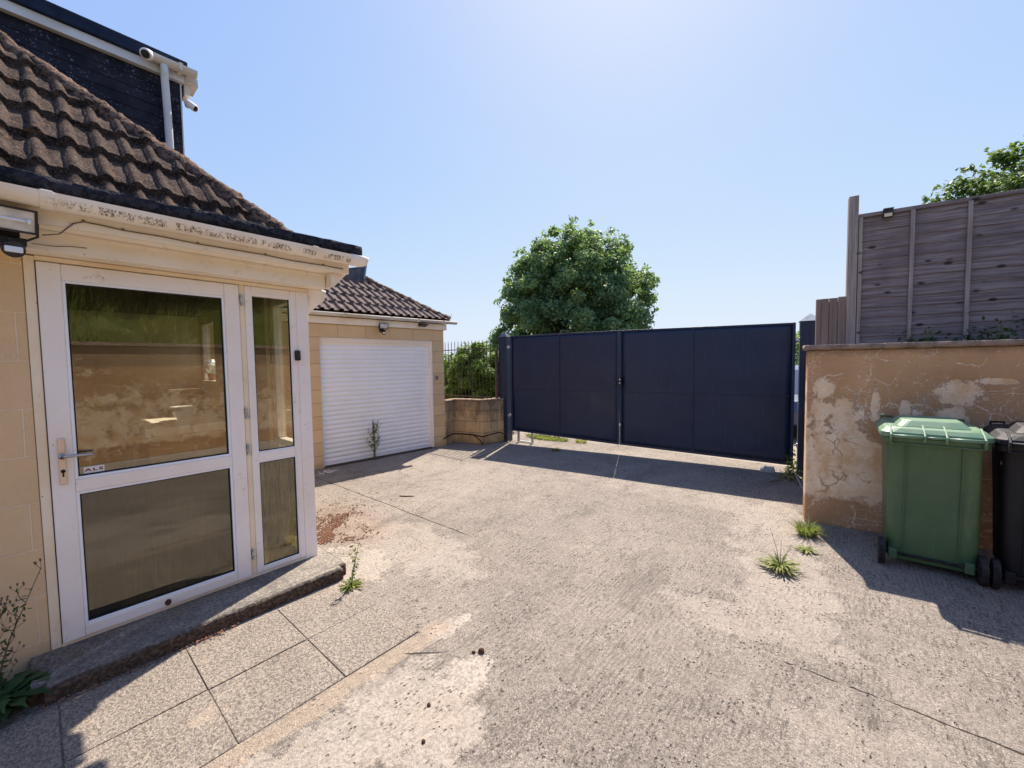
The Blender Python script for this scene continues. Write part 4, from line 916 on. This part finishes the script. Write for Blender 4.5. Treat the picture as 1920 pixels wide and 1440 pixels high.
def big_tree():
    loc = (-8.30, 13.54, 0); t = empty('tree', loc, 0, 'large round leafy tree rising behind the navy gate', 'tree')
    C, N, cs = crown_pts((0, 0, 3.45), (2.80, 2.80, 3.15), 660, 165, .38, .50, zcut=-2.6)
    C2, N2, cs2 = crown_pts((2.45, 1.5, 1.5), (.95, .95, .95), 90, 120, .3, .4); C3, N3, c3 = crown_pts((-2.3, -1.3, 2.1), (.75, .75, .9), 50, 110, .3, .4)
    # a few stray leading shoots
    sh = []; 
    for _ in range(60):
        d = rng.normal(0, 1, 3); d[2] = abs(d[2]); d /= np.linalg.norm(d); p = np.array((0, 0, 3.45))+d*np.array((2.8, 2.8, 3.25))*rng.uniform(.98, 1.07)
        sh.append(p+rng.normal(0, .07, (22, 3)))
    sh = np.concatenate(sh)
    C = np.concatenate([C, C2, C3, sh]); N = np.concatenate([N, N2, N3, rng.normal(0, 1, (len(sh), 3))])
    leaf_cloud('crown', C, N, .084, m_leaf, t, jitter=.7)
    branches((0, 0, -.2), cs+cs2+c3, .17, 60, 'trunk', m_bark, t, .3)
big_tree()
def bush(name, loc, rad, ncl, per, cr, size, mat, label, cat='bush', group=None, zc=None, shell=.4, nb=14, trunk=.03):
    t = empty(name, loc, 0, label, cat, group)
    C, N, cs = crown_pts((0, 0, rad[2]*.95), rad, ncl, per, cr, shell, seedoff=loc[0])
    leaf_cloud('foliage', C, N, size, mat, t); branches((0, 0, -.05), cs, trunk, nb, 'stems', m_bark, t, .15)
    return t
bush('hedge_bush', (-7.35, 7.35, 0), (1.0, .62, 1.06), 230, 150, .19, .050, m_hedge, 'bright green broadleaf shrub behind the bar railing', 'shrub', nb=30)
bush('hedge_bush', (-8.7, 8.1, 0), (.9, .7, 1.06), 130, 120, .22, .055, m_hedge, 'green shrub further left behind the railing and garage corner', 'shrub')
bush('hedge_bush', (-6.75, 7.9, 0), (.42, .42, 1.22), 60, 90, .17, .040, m_bush, 'narrow dark shrub between the railing and the gate post', 'shrub')
# shrub over the timber fence
bush('overhanging_shrub', (1.78, 7.9, 1.62), (1.08, .7, 1.36), 330, 100, .19, .040, m_bush, 'loose green shrub topping the timber fence at the right edge', 'shrub', shell=.45, nb=60)
def sprays():
    t = empty('climbing_shoots', (1.0, 7.9, 3.2), 0, 'thin arching leafy shoots poking over the fence top', 'plant')
    b = MB(); C = []; 
    for (a, c_) in (((.35, 0, -.1), (-.36, 0, .56)), ((.5, 0, 0), (-.2, 0, .66)), ((.6, 0, .2), (.0, 0, .85)), ((.8, 0, .3), (.2, 0, .98)), ((.55, .05, 0), (-.05, .05, .72)), ((.75, 0, 0), (.28, 0, .93)), ((.3, 0, 0), (-.45, 0, .38)), ((.9, .1, 0), (.55, .1, 1.15)), ((.6, 0, .1), (.12, 0, .62)), ((.8, 0, .3), (.42, .05, 1.0))):
        a = Vector(a); c_ = Vector(c_); m = a.lerp(c_, .55)+Vector((0, 0, .10)); b.tube([a, m, c_], [.010, .006, .002], 5)
        for k in range(110):
            s = random.random(); p = a.lerp(m, s*2) if s < .5 else m.lerp(c_, s*2-1); C.append(np.array(p)+rng.normal(0, .03, 3))
    b.build('stems', m_stalk, t); C = np.array(C); leaf_cloud('foliage', C, rng.normal(0, 1, (len(C), 3)), .042, m_bush, t)
sprays()
# bank vegetation seen in the door glass
def bank_plants():
    n = 26000; x = rng.uniform(3.4, 8.0, n); y = rng.uniform(-4, 5.5, n); z = 1.93+np.clip(x-3.43, 0, 8)*.62
    cl = np.array([_nz.noise((p_*1.3, q_*1.3, 2)) for p_, q_ in zip(x, y)]); h = rng.uniform(.12, .45, n)*(1+1.2*cl); a = rng.uniform(0, 6.28, n); lean = rng.normal(0, .12, (n, 2)); w = .008
    B = np.stack([x, y, z-.05], 1); D = np.stack([np.cos(a), np.sin(a), 0*a], 1)*w; T = B+np.stack([lean[:, 0]-.05, lean[:, 1]+.1, h], 1)
    V = np.stack([B-D, B+D, T], 1).reshape(-1, 3); F = np.arange(n*3).reshape(-1, 3)
    tag(npmesh('long_grass', V, F, m_grassg), 'long sunlit grass covering the bank above the side wall', 'grass', kind='stuff')
bank_plants()
for i, (x, y, lab) in enumerate(((5.3, 1.9, 'dark green bush on the bank, nearest to the rendered wall corner'), (5.6, .0, 'dark green bush on the bank, mirrored at the left of the door glass'), (5.9, 3.7, 'dark bush high on the bank beyond the fence end'))):
    bush('bank_bush', (x, y, bz(x, y)-.1), (1.0, 1.15, .8), 80, 110, .3, .07, m_ivy, lab, 'bush')

# ================================================================ TIMBER FENCE
FO = 1.5
fence = empty('timber_fence', WM @ Vector((.52, FO, 1.62)), WA, 'tall weathered grey brown lap panel fence standing above the brown wall', 'fence')
def fence_build():
    # local x along fence from the first post
    z1 = 3.30-1.62
    b = MB(); b.box(-.045, .045, -.045, .055, -.05, 3.52-1.62); b.build('post', m_fpost, fence, bevel=.004)
    for px in (1.93, 3.80):
        b = MB(); b.box(px-.045, px+.045, -.045, .055, -.05, z1+.1); b.build('post', m_fpost, fence, bevel=.004)
    for p0 in (.05, 1.98):
        W_ = 1.83; b = MB(); z = .02; k = 0
        while z < z1-.04:
            # one lap board: wavy lower edge, thicker at the bottom
            n = 40; top = z+.150; ph = random.random()*50
            lo = [z+.014*_nz.noise((i*.22+ph, k, 0))+.010*_nz.noise((i*.7+ph, k, 3)) for i in range(n+1)]
            vs = []
            for i in range(n+1):
                x = p0+W_*i/n; yo = .003*_nz.noise((i*.3, k*2.1, 8)); t_ = min(top, z1-.01)
                vs += [(x, -.012+yo, lo[i]), (x, .002+yo, lo[i]), (x, .008+yo, t_), (x, .002+yo, t_)]
            fs = []
            for i in range(n):
                for q in range(4): fs.append((i*4+q, i*4+(q+1) % 4, (i+1)*4+(q+1) % 4, (i+1)*4+q))
            b.add(vs, fs); z += .112; k += 1
        b.build('panel', m_fence, fence)
        b = MB(); b.box(p0, p0+W_, -.03, .03, z1-.042, z1); b.build('top_rail', m_fence, fence, bevel=.003)
        for i in range(5):
            x = p0+.02+(W_-.04)*i/4; b = MB(); b.box(x-.018, x+.018, -.040, -.014, 0, z1-.043); b.build('batten', m_fpost, fence, bevel=.003)
fence_build()
pal = empty('paling_fence', WM @ Vector((.235, FO-.02, 1.6)), WA, 'short run of vertical brown boards joining the tall fence post', 'fence')
x = 0
for i, w in enumerate((.075, .085, .08, .055)):
    b = MB(); b.box(x+.002, x+w-.002, -.01-.004*(i % 2), .01, -.6, .735+.012*random.random()+.006*i); b.build('board', m_pale, pal, bevel=.002); x += w
b = MB(); b.box(0, .295, .0105, .02, -.6, .70); b.box(-.05, .25, .021, .06, .5, .57); b.box(-.05, -.0, -.012, .07, -.6, .74); b.build('side_post', m_pale, pal, bevel=.003)
t = empty('solar_light', WM @ Vector((.82, FO-.05, 3.255)), WA, 'small black solar light fixed at the top of the timber fence', 'light')
b = MB(); b.box(-.045, .045, -.025, .0, -.05, .045); b.build('case', m_black, t, bevel=.005)
b = MB(); b.box(-.034, .034, -.028, -.0255, -.042, -.005); b.build('diffuser', simple('cream_diffuser', (.75, .62, .42), rough=.4), t)
b = MB(); b.box(-.045, .045, -.05, .0, .0455, .050); b.build('solar_panel', m_lamp, t)
for i, (u, n, lab) in enumerate(((1.08, 36, 'small dark weed on the wall top at the fence foot, nearer the fence post'), (1.62, 110, 'dark leafy weed on the wall top at the right edge'))):
    t = empty('wall_top_weed', WM @ Vector((u, 1.2, 1.62)), 0, lab, 'weed', 'weeds at the fence foot')
    C = rng.normal(0, 1, (n, 3))*np.array((.10+.05*i, .06, .10)); C[:, 2] = np.abs(C[:, 2])+.12; leaf_cloud('foliage', C, rng.normal(0, 1, (n, 3)), .035, m_ivy, t)
    b = MB(); [b.tube([(0, 0, 0), (random.uniform(-.1, .1), random.uniform(-.05, .05), .3)], .003, 5) for _ in range(6)]; b.build('stems', m_gstalk, t)

# ================================================================ BINS
def rrect(cx, cy, w, d, z, r=.05, n=4, tilt=0):
    pts = []
    for (sx, sy, a0) in ((1, 1, 0), (-1, 1, 90), (-1, -1, 180), (1, -1, 270)):
        for k in range(n+1):
            a = R(a0+90*k/n); pts.append((cx+sx*(w/2-r)+r*math.cos(a), cy+sy*(d/2-r)+r*math.sin(a), z+tilt*(cy+sy*(d/2-r)+r*math.sin(a))))
    return pts
def wheelie_bin(loc, rz, body, lid, label):
    """ local: hinge/handle side faces -y, width along x """
    t = empty('wheelie_bin', loc, rz, label, 'wheelie bin', 'wheelie bins against the brown wall')
    b = MB()
    rg = [rrect(.008, .27, .42, .44, .055, .04), rrect(.010, .275, .485, .46, .10, .045), rrect(.005, .30, .49, .55, .55, .05), rrect(0, .32, .50, .63, .93, .055), rrect(0, .32, .505, .64, .965, .055)]
    b.ring(rg)
    bo = b.build('body', body, t, smooth=True); bo.modifiers.new('es', 'EDGE_SPLIT').split_angle = R(50)
    b = MB(); b.box(-.150, -.142, -.0125, .03, .12, .95); b.box(.142, .150, -.0125, .03, .12, .95)      # moulded ribs on the back
    b.v = [(v[0], v[1]+(.055*(1-v[2]) if True else 0), v[2]) for v in b.v]; b.build('rib', body, t, bevel=.003)
    b = MB(); b.ring([rrect(0, .32, .545, .67, .955, .06), rrect(0, .32, .56, .685, .965, .06), rrect(0, .32, .565, .69, 1.005, .06), rrect(0, .32, .52, .65, 1.006, .055)]); b.build('rim', body, t, smooth=False, bevel=.004)
    # lid: flange, sloping skirt, raised hipped crown with a recess
    b = MB()
    rg = [rrect(0, .325, .585, .72, 1.008, .07), rrect(0, .325, .59, .725, 1.02, .07), rrect(0, .325, .585, .72, 1.042, .07), rrect(0, .33, .53, .66, 1.070, .08), rrect(0, .33, .50, .62, 1.078, .08)]
    b.ring(rg); lo = b.build('lid', lid, t, bevel=.004)
    b = MB(); b.ring([rrect(0, .30, .40, .46, 1.079, .05), rrect(0, .31, .33, .38, 1.118, .05), rrect(0, .31, .31, .36, 1.124, .05)]); b.build('lid_crown', lid, t, smooth=False, bevel=.004)
    # hinge lugs and webs running up the lid
    for x in (-.235, -.055, .055, .235):
        b = MB(); b.prism([(-.085, 1.035), (-.092, 1.02), (-.075, .985), (-.055, .99), (-.04, 1.03), (.07, 1.075), (.07, 1.098), (-.03, 1.064)], x-.005, x+.005, 'x'); b.build('hinge_lug', lid, t, bevel=.0015)
    for (x0, x1, nm) in ((-.235, -.055, 'handle'), (.055, .235, 'handle'), (-.055, .055, 'hinge_rod')):
        b = MB(); zz = 1.022; yy = -.072 if nm == 'handle' else -.06; rr = .012 if nm == 'handle' else .007
        b.tube([(x0, yy+.0, zz), (x1, yy, zz)], rr, 12)
        b.build(nm, lid, t, smooth=True)
    b = MB()                                                    # handle bow: sticks out behind, gives the looped shadow
    b.tube([(-.235, -.01, .985), (-.235, -.12, 1.0), (-.225, -.185, 1.01), (-.10, -.195, 1.012)], .010, 8) if False else None
    for x in (-.235, .235): b.box(x-.006, x+.006, -.08, .0, .965, 1.015)
    b.box(-.24, .24, -.035, -.005, .955, .968); b.build('handle_bracket', body, t, bevel=.003)
    for x in (-.215, .215):
        b = MB(); b.tube([(x-.035, .66, 1.04), (x-.035, .70, 1.085), (x+.035, .70, 1.085), (x+.035, .66, 1.04)], .010, 6); b.build('lid_grip', m_bink if lid == m_bink else m_bing, t, bevel=.002)
    b = MB(); b.cyl((0, .03, .10), (1, 0, 0), .011, .53, 12); b.build('axle', m_rubber, t)
    for x in (-.262, .262):
        b = MB(); prof = [(.098, -.018), (.101, -.010), (.101, .010), (.098, .018)]
        b.ring([[(x+dx, .03+r_*math.cos(a), .101+r_*math.sin(a)) for a in np.linspace(0, 2*math.pi, 33)[:-1]] for r_, dx in [(.07, -.017)]+prof+[(.07, .017)]]); w = b.build('wheel', m_rubber, t, smooth=False, bevel=.002)
        b = MB(); b.ring([[(x+dx, .03+r_*math.cos(a), .101+r_*math.sin(a)) for a in np.linspace(0, 2*math.pi, 25)[:-1]] for r_, dx in ((.02, -.024), (.035, -.02), (.06, -.012), (.06, .012), (.035, .02), (.02, .024))]); h_ = b.build('hub', m_black, None); h_.parent = w
    # wheel housings
    for x in (-.2, .2):
        b = MB(); b.box(x-.025, x+.025, -.0, .10, .062, .14); b.build('axle_bracket', body, t, bevel=.006)
    return t
wheelie_bin((.447, 4.20, 0), R(1), m_bing, m_binl, 'green wheelie bin with pale green lid against the brown wall')
wheelie_bin((1.028, 4.19, 0), R(-4), m_bink, m_bink, 'black wheelie bin at the right edge beside the green bin')

# ================================================================ WEEDS, GRASS, LITTER
def blades(n, r, h, lean, w, base=(0, 0, 0)):
    a = rng.uniform(0, 6.28, n); rr = r*np.sqrt(rng.random(n)); B = np.stack([rr*np.cos(a), rr*np.sin(a), 0*a], 1)
    out = np.stack([np.cos(a), np.sin(a)], 1)+rng.normal(0, .5, (n, 2)); H = h*rng.uniform(.45, 1.1, n); Ln = lean*rng.uniform(.3, 1.2, n)
    Mid = B+np.stack([out[:, 0]*Ln*.35, out[:, 1]*Ln*.35, H*.65], 1); T = B+np.stack([out[:, 0]*Ln, out[:, 1]*Ln, H*rng.uniform(.6, 1, n)], 1)
    a2 = rng.uniform(0, 6.28, n); D = np.stack([np.cos(a2), np.sin(a2), 0*a2], 1)*w
    V = np.stack([B-D, B+D, Mid+D*.8, Mid-D*.8, T], 1).reshape(-1, 3)+np.array(base); i = np.arange(n)*5
    F = np.concatenate([np.stack([i, i+1, i+2], 1), np.stack([i, i+2, i+3], 1), np.stack([i+3, i+2, i+4], 1)]); return V, F
def tuft(name, loc, n, r, h, lean, w, mat, label, cat='grass tuft', **k):
    V, F = blades(n, r, h, lean, w); o = npmesh(name, V, F, mat); o.location = loc; return tag(o, label, cat, **k)
tuft('grass_tuft', (-.305, 4.47, .0), 420, .055, .15, .13, .0022, m_grassg, 'bright green grass tuft at the foot of the brown wall end')
t = tuft('grass_tuft', (-4.95, 6.92, 0), 900, .22, .09, .07, .003, m_grassg, 'low strip of green grass under the left gate leaf'); t.scale = (2.3, .7, 1)
tuft('grass_tuft', (-4.15, 7.0, 0), 240, .10, .10, .08, .003, m_dryg, 'dry yellow grass clump under the middle of the gate')
t = tuft('grass_tuft', (-4.12, 6.05, 0), 130, .07, .07, .06, .003, m_weedg, 'small dull green grass clump in the gate shadow')
# toothed leaves rosette
def rosette(loc, n, L, w, mat, label, stalks=(), up_=.4, name='weed', mat2=None):
    t = empty(name, loc, 0, label, 'weed'); V = []; F = []
    for k in range(n):
        a = random.uniform(0, 6.28); l = L*random.uniform(.5, 1.15); u = up_*random.uniform(.3, 1.2); d = Vector((math.cos(a), math.sin(a), 0)); s = Vector((-d.y, d.x, 0)); base = len(V); m = 7
        for i in range(m+1):
            q = i/m; p = d*(l*q)+Vector((0, 0, l*u*(q-.75*q*q)*1.6+.004)); ww = w*(math.sin(math.pi*min(.98, q*.9+.08)))*(1.0 if i % 2 else .45)
            V += [tuple(p-s*ww+Vector((0, 0, .2*ww))), tuple(p), tuple(p+s*ww+Vector((0, 0, .2*ww)))]
        for i in range(m):
            o_ = base+i*3; F += [(o_, o_+1, o_+4, o_+3), (o_+1, o_+2, o_+5, o_+4)]
    b = MB(); b.add(V, F); b.build('leaves', mat, t)
    if stalks:
        b = MB()
        for (x, y, z) in stalks: b.tube([(0, 0, 0), (x*.4, y*.4, z*.55), (x, y, z)], [.0025, .002, .0012], 5)
        b.build('stalks', mat2 or m_stalk, t)
    return t
rosette((-.405, 3.60, .004), 130, .165, .0085, m_weedg, 'spreading rosette weed with bare stalks in the middle of the right yard', [(.0, .03, .22), (-.06, .02, .26), (.05, -.02, .17), (-.02, -.16, .04)], .75)
rosette((-.285, 4.09, .004), 40, .10, .010, m_weedg, 'small jagged grey green weed below the grass tuft', (), .45)
def tall_weed(name, loc, H, nb, label, leafm, seeds=True, lean=(0, 0), leafsz=.03, nleaf=90, stalkm=None, basal=10, spread=.35):
    t = empty(name, loc, 0, label, 'weed'); b = MB(); C = []; tips = []
    top = Vector((lean[0], lean[1], H)); mid = Vector((lean[0]*.4, lean[1]*.4, H*.5)); b.tube([(0, 0, 0), mid, top], [.004, .003, .0015], 6)
    def along(q): return Vector((0, 0, 0)).lerp(mid, q*2) if q < .5 else mid.lerp(top, q*2-1)
    for k in range(nb):
        q = random.uniform(.15, .85); p = along(q); a = random.uniform(0, 6.28); l = H*spread*random.uniform(.4, 1)*(1.1-q*.5)
        e = p+Vector((math.cos(a)*l*.6, math.sin(a)*l*.6, l*.8)); m_ = p.lerp(e, .5)+Vector((math.cos(a)*l*.08, math.sin(a)*l*.08, -.01)); b.tube([p, m_, e], [.0022, .0016, .001], 5); tips.append(e)
        for _ in range(nleaf//(nb*2)+1): C.append(p.lerp(e, random.random()))
    tips.append(top)
    for _ in range(nleaf//2): C.append(along(random.random()**1.5))
    for e in list(tips):
        for _ in range(4 if seeds else 0):
            f = e+Vector((random.uniform(-.03, .03), random.uniform(-.03, .03), random.uniform(.0, .04))); b.tube([e-Vector((0, 0, .01)), f], .0008, 4); tips.append(f)
    if seeds:
        b.mi = 1
        for e in tips[nb+1:]: b.tube([e, e+Vector((0, 0, .008)), e+Vector((0, 0, .014))], [.002, .0045, .001], 6)
    b.build('stems', [stalkm or m_gstalk, m_stalk], t, smooth=True)
    C = np.array([tuple(c) for c in C])+rng.normal(0, .008, (len(C), 3)); Nn = rng.normal(0, 1, (len(C), 3)); Nn[:, 2] += .8
    leaf_cloud('leaves', C, Nn, leafsz, leafm, t, aspect=2.4)
    return t
random.seed(21)
tall_weed('tall_weed', (-6.20, 3.67, 0), .66, 17, 'tall spindly weed growing in front of the white roller door', m_weedg, True, (.02, -.02), .022, 330, spread=.42)
tall_weed('tall_weed', (-2.735, 1.40, 0), .33, 5, 'young green weed with red tinged base by the door step corner', m_grassg, False, (.04, .05), .014, 60)
rosette((-2.735, 1.40, .004), 44, .10, .010, m_grassg, 'low leafy clump around the weed at the step corner', (), .5)
t = tall_weed('dry_weed', (-3.07, -.215, 0), .62, 9, 'dry branching weed with brown seed heads left of the door step', m_ivy, True, (-.0, .19), .014, 46, m_stalk, spread=.35)
t = tall_weed('dry_weed', (-3.06, -.30, 0), .52, 8, 'shorter dry weed at the left edge against the block wall', m_ivy, True, (0, .09), .014, 46, m_stalk, spread=.4)
rosette((-3.0, -.19, .02), 60, .20, .036, m_ivy, 'dark broad leaved plant by the left end of the door step', (), .9, 'broadleaf_plant')
rosette((-2.93, -.32, .01), 50, .20, .034, m_ivy, 'dark broad leaved plant spilling onto the paving at the left edge', (), .8, 'broadleaf_plant')
# ivy-like weed at the gate's right end
t = empty('trailing_weed', (-.66, 6.55, 0), 0, 'tangled dark weed trailing on the ground between gate end and brown wall', 'weed')
C = rng.normal(0, 1, (170, 3))*np.array((.06, .20, .05)); C[:, 2] = np.abs(C[:, 2])+.01; leaf_cloud('foliage', C, rng.normal(0, 1, (170, 3))+np.array((0, 0, 1)), .026, m_weedg, t)
C = rng.normal(0, 1, (90, 3))*np.array((.04, .05, .12)); C[:, 2] = np.abs(C[:, 2])+.05; C[:, 1] += .28; leaf_cloud('climbing_foliage', C, rng.normal(0, 1, (90, 3)), .03, m_grassg, t)
b = MB(); [b.tube([(0, .2, 0), (random.uniform(-.1, .1), random.uniform(-.3, .1), .04), (random.uniform(-.2, .2), random.uniform(-.5, .1), .01)], .003, 5) for _ in range(8)]; b.build('stems', m_stalk, t)
b = MB(); b.tube([(-.62, 6.60, .10), (-.57, 6.45, .06), (-.50, 6.2, .02), (-.47, 6.05, .012)], .007, 6); tag(b.build('stick', simple('pale_wood', (.5, .44, .36), rough=.8)), 'pale crooked stick lying beside the gate end', 'stick')

# leaf litter and grit
def flakes(name, pts, size, mat, label, cat, flat=.35):
    n = len(pts); V = []; F = []; o6 = []
    for p in pts:
        s = size*random.uniform(.4, 1.4); a = random.uniform(0, 6.28); e = s*random.uniform(.35, .9); d = Vector((math.cos(a), math.sin(a), 0)); q = Vector((-d.y, d.x, 0)); c = Vector(p); k = len(V); hh = s*flat*random.uniform(.4, 1)
        V += [tuple(c+d*s), tuple(c+q*e), tuple(c-d*s), tuple(c-q*e), tuple(c+Vector((0, 0, hh))+d*s*.2), tuple(c+Vector((0, 0, hh*.7))-d*s*.3)]
        F += [(k, k+1, k+4), (k+1, k+2, k+5), (k+1, k+5, k+4), (k+2, k+3, k+5), (k+3, k, k+4), (k+3, k+4, k+5)]
    b = MB(); b.add(V, F); o = b.build(name, mat); return tag(o, label, cat, kind='stuff')
pts = []
for _ in range(1900):
    a = random.gauss(0, 1); c_ = random.gauss(0, 1); x = -3.62-abs(a)*.42+.12*c_; y = 1.58+abs(c_)*.16+.42*abs(a)*random.random()
    if _nz.noise((x*4, y*4, 7)) < -.12 and random.random() < .85: continue
    pts.append((x, y, .009))
for _ in range(160): pts.append((-3.3+random.random()*.4, random.uniform(.1, .5), .02)) if False else None
flakes('leaf_litter', pts, .012, m_debris, 'reddish brown leaf litter drifted behind the porch corner', 'leaf litter')
pts = [(random.uniform(-6, 2.5), random.uniform(.3, 6.3), .006) for _ in range(480)]+[(-5.6+random.gauss(0, .5), 2.9+random.gauss(0, .5), .006) for _ in range(160)]+[(random.gauss(.75, .4), random.gauss(4.25, .2), .006) for _ in range(260)]
pts = [p for p in pts if not (p[0] < -3.2 and p[1] < 1.5) and p[1] < 4.8+.15*(p[0]+.35)+(99 if p[0] < -.3 else 0)]
flakes('grit', pts, .0065, simple('dark_grit', (.05, .04, .032), (.12, .09, .07), 9, .95), 'scattered dark grit and crumbs on the concrete yard', 'grit')
pts = [(-2.885+abs(random.gauss(0, .025)), random.uniform(-.05, .75), .022) for _ in range(420)]
flakes('step_litter', pts[:260], .007, m_debris, 'brown crumbled litter along the foot of the door step', 'leaf litter')
def clod(loc, r, label):
    b = MB(); rings = []
    for i in range(7):
        ph = math.pi*i/6; rr = math.sin(ph)*r; rings.append([Vector((rr*math.cos(a), rr*math.sin(a)*.8, r*.6*(1-math.cos(ph))))*(1+.35*_nz.noise((math.cos(a)*2+loc[0]*9, math.sin(a)*2, i*.7))) for a in np.linspace(0, 2*math.pi, 15)[:-1]])
    b.ring(rings); o = b.build('earth_clod', simple('clod', (.07, .035, .02), (.14, .08, .05), 40, .95, .1, .01, 80) if 'clod' not in bpy.data.materials else bpy.data.materials['clod'], smooth=True); o.location = loc; tag(o, label, 'clod of earth')
clod((-1.545, 1.525, .003), .020, 'larger of two dark brown clods side by side on the pale worn concrete')
clod((-1.575, 1.495, .003), .012, 'smaller dark clod touching the larger one on the pale worn concrete')
clod((-1.49, 1.12, .003), .011, 'small dark clod alone on the pale patch near the slabs')
clod((-1.36, .99, .003), .010, 'small dark crumb on the concrete nearest the bottom edge')
b = MB(); b.tube([(-4.20, 2.80, .012), (-4.13, 2.83, .014), (-4.05, 2.90, .012)], [.006, .008, .005], 7); tag(b.build('twig', m_stalk, smooth=True), 'short brown twig on the concrete near the white roller door', 'twig')
b = MB()
for _ in range(7):
    a = random.uniform(0, 3.1); c_ = Vector((-5.98+random.uniform(-.06, .06), 2.74+random.uniform(-.08, .08), .012+random.random()*.02)); d = Vector((math.cos(a), math.sin(a), random.uniform(-.1, .2)))*.09; b.tube([c_-d, c_, c_+d], [.004, .006, .003], 5)
tag(b.build('broken_plastic', m_fascia_w), 'bits of pale broken plastic at the left foot of the garage door', 'debris')
# moulding of moss along felt edge
pts = []

# ================================================================ BEYOND THE GATE
def car():
    t = empty('parked_car', (-1.45, 11.6, 0), R(92), 'pale blue car parked beyond the gate, glimpsed through the gap at its post', 'car')
    prof = [(-2.0, .30), (-2.05, .55), (-1.95, .78), (-1.55, .88), (-1.0, 1.38), (-.2, 1.46), (.6, 1.40), (1.25, .92), (1.9, .80), (2.08, .60), (2.05, .30)]
    b = MB(); rings = [[(x, y, z if z < .95 else .95+(z-.95)*1) for x, z in prof] for y in (-.86,)]
    sec = [(-.80, .92), (-.86, 1), (.86, 1), (.80, .92)]
    rings = [[(x*k, y*(1 if z < .95 else .82), .30+(z-.30)*k) for x, z in prof] for y, k in sec]
    b.ring(rings); paint = simple('pale_blue_paint', (.07, .10, .19), rough=.25, spec=.6); b.build('body', paint, t, bevel=.03, smooth=False)
    b = MB()
    for s in (-1, 1):
        b.prism([(-1.25, .98), (-.9, 1.33), (-.2, 1.39), (.55, 1.34), (.98, .98)], s*.735, s*.775, 'y')
    b.build('side_glass', m_seal, t)
    for x in (-1.3, 1.32):
        for s in (-1, 1):
            b = MB(); b.cyl((x, s*.80, .31), (0, 1, 0), .31, .2, 28); w = b.build('wheel', m_rubber, t, bevel=.02); b = MB(); b.cyl((x, s*.905, .31), (0, 1, 0), .19, .01, 20); h_ = b.build('rim', m_galv); h_.parent = w
    for s in (-1, 1):
        b = MB(); b.box(1.93, 2.03, s*.62-.14, s*.62+.14, .60, .72); b.build('headlight', m_china, t, bevel=.02)
car()
b = MB(); b.box(-14, 16, 15.4, 15.6, 0, 1.15); tag(b.build('garden_wall', simple('pale_render', (.34, .32, .28), (.26, .24, .21), 2, .9), bevel=.01), 'pale wall across the lane beyond the gate', 'wall')
def hills():
    b = MB(); rings = []
    for i in range(61):
        x = -160+i*6; hh = 9.5*math.exp(-((x+2)/26)**2)+2.0*_nz.noise((x*.05, 1, 0)); rings.append([(x, 100, -1), (x, 115, hh*.7), (x, 135, max(hh, -1)), (x, 170, -1)])
    b.ring(rings, cap=True, close=True); t = MT('hill_green', .95, .1); t.color(t.mix(t.ramp(t.noise(.2, 6), .4, .6), (.05, .09, .03), (.11, .14, .06)))
    tag(b.build('hills', t.m), kind='structure')
    n = 16000; x = rng.normal(-14, 12, n); y = rng.uniform(96, 120, n); z = 8.0*np.exp(-((x+2)/26)**2)*.75+rng.uniform(-1, 1.6, n)+np.array([_nz.noise((a*.25, 0, 0)) for a in x])*1.3
    leaf_cloud('woodland', np.stack([x, y, z], 1), rng.normal(0, 1, (n, 3)), .55, m_leaf)
    tag(bpy.data.objects['woodland'], 'far green woodland on the hill above the gate', 'woodland', kind='stuff')
hills()
bush('lane_bush', (-1.3, 17.5, 0), (1.3, 1.0, 1.15), 60, 90, .35, .09, m_bush, 'bush beyond the lane, just visible behind the navy gate post', 'bush')
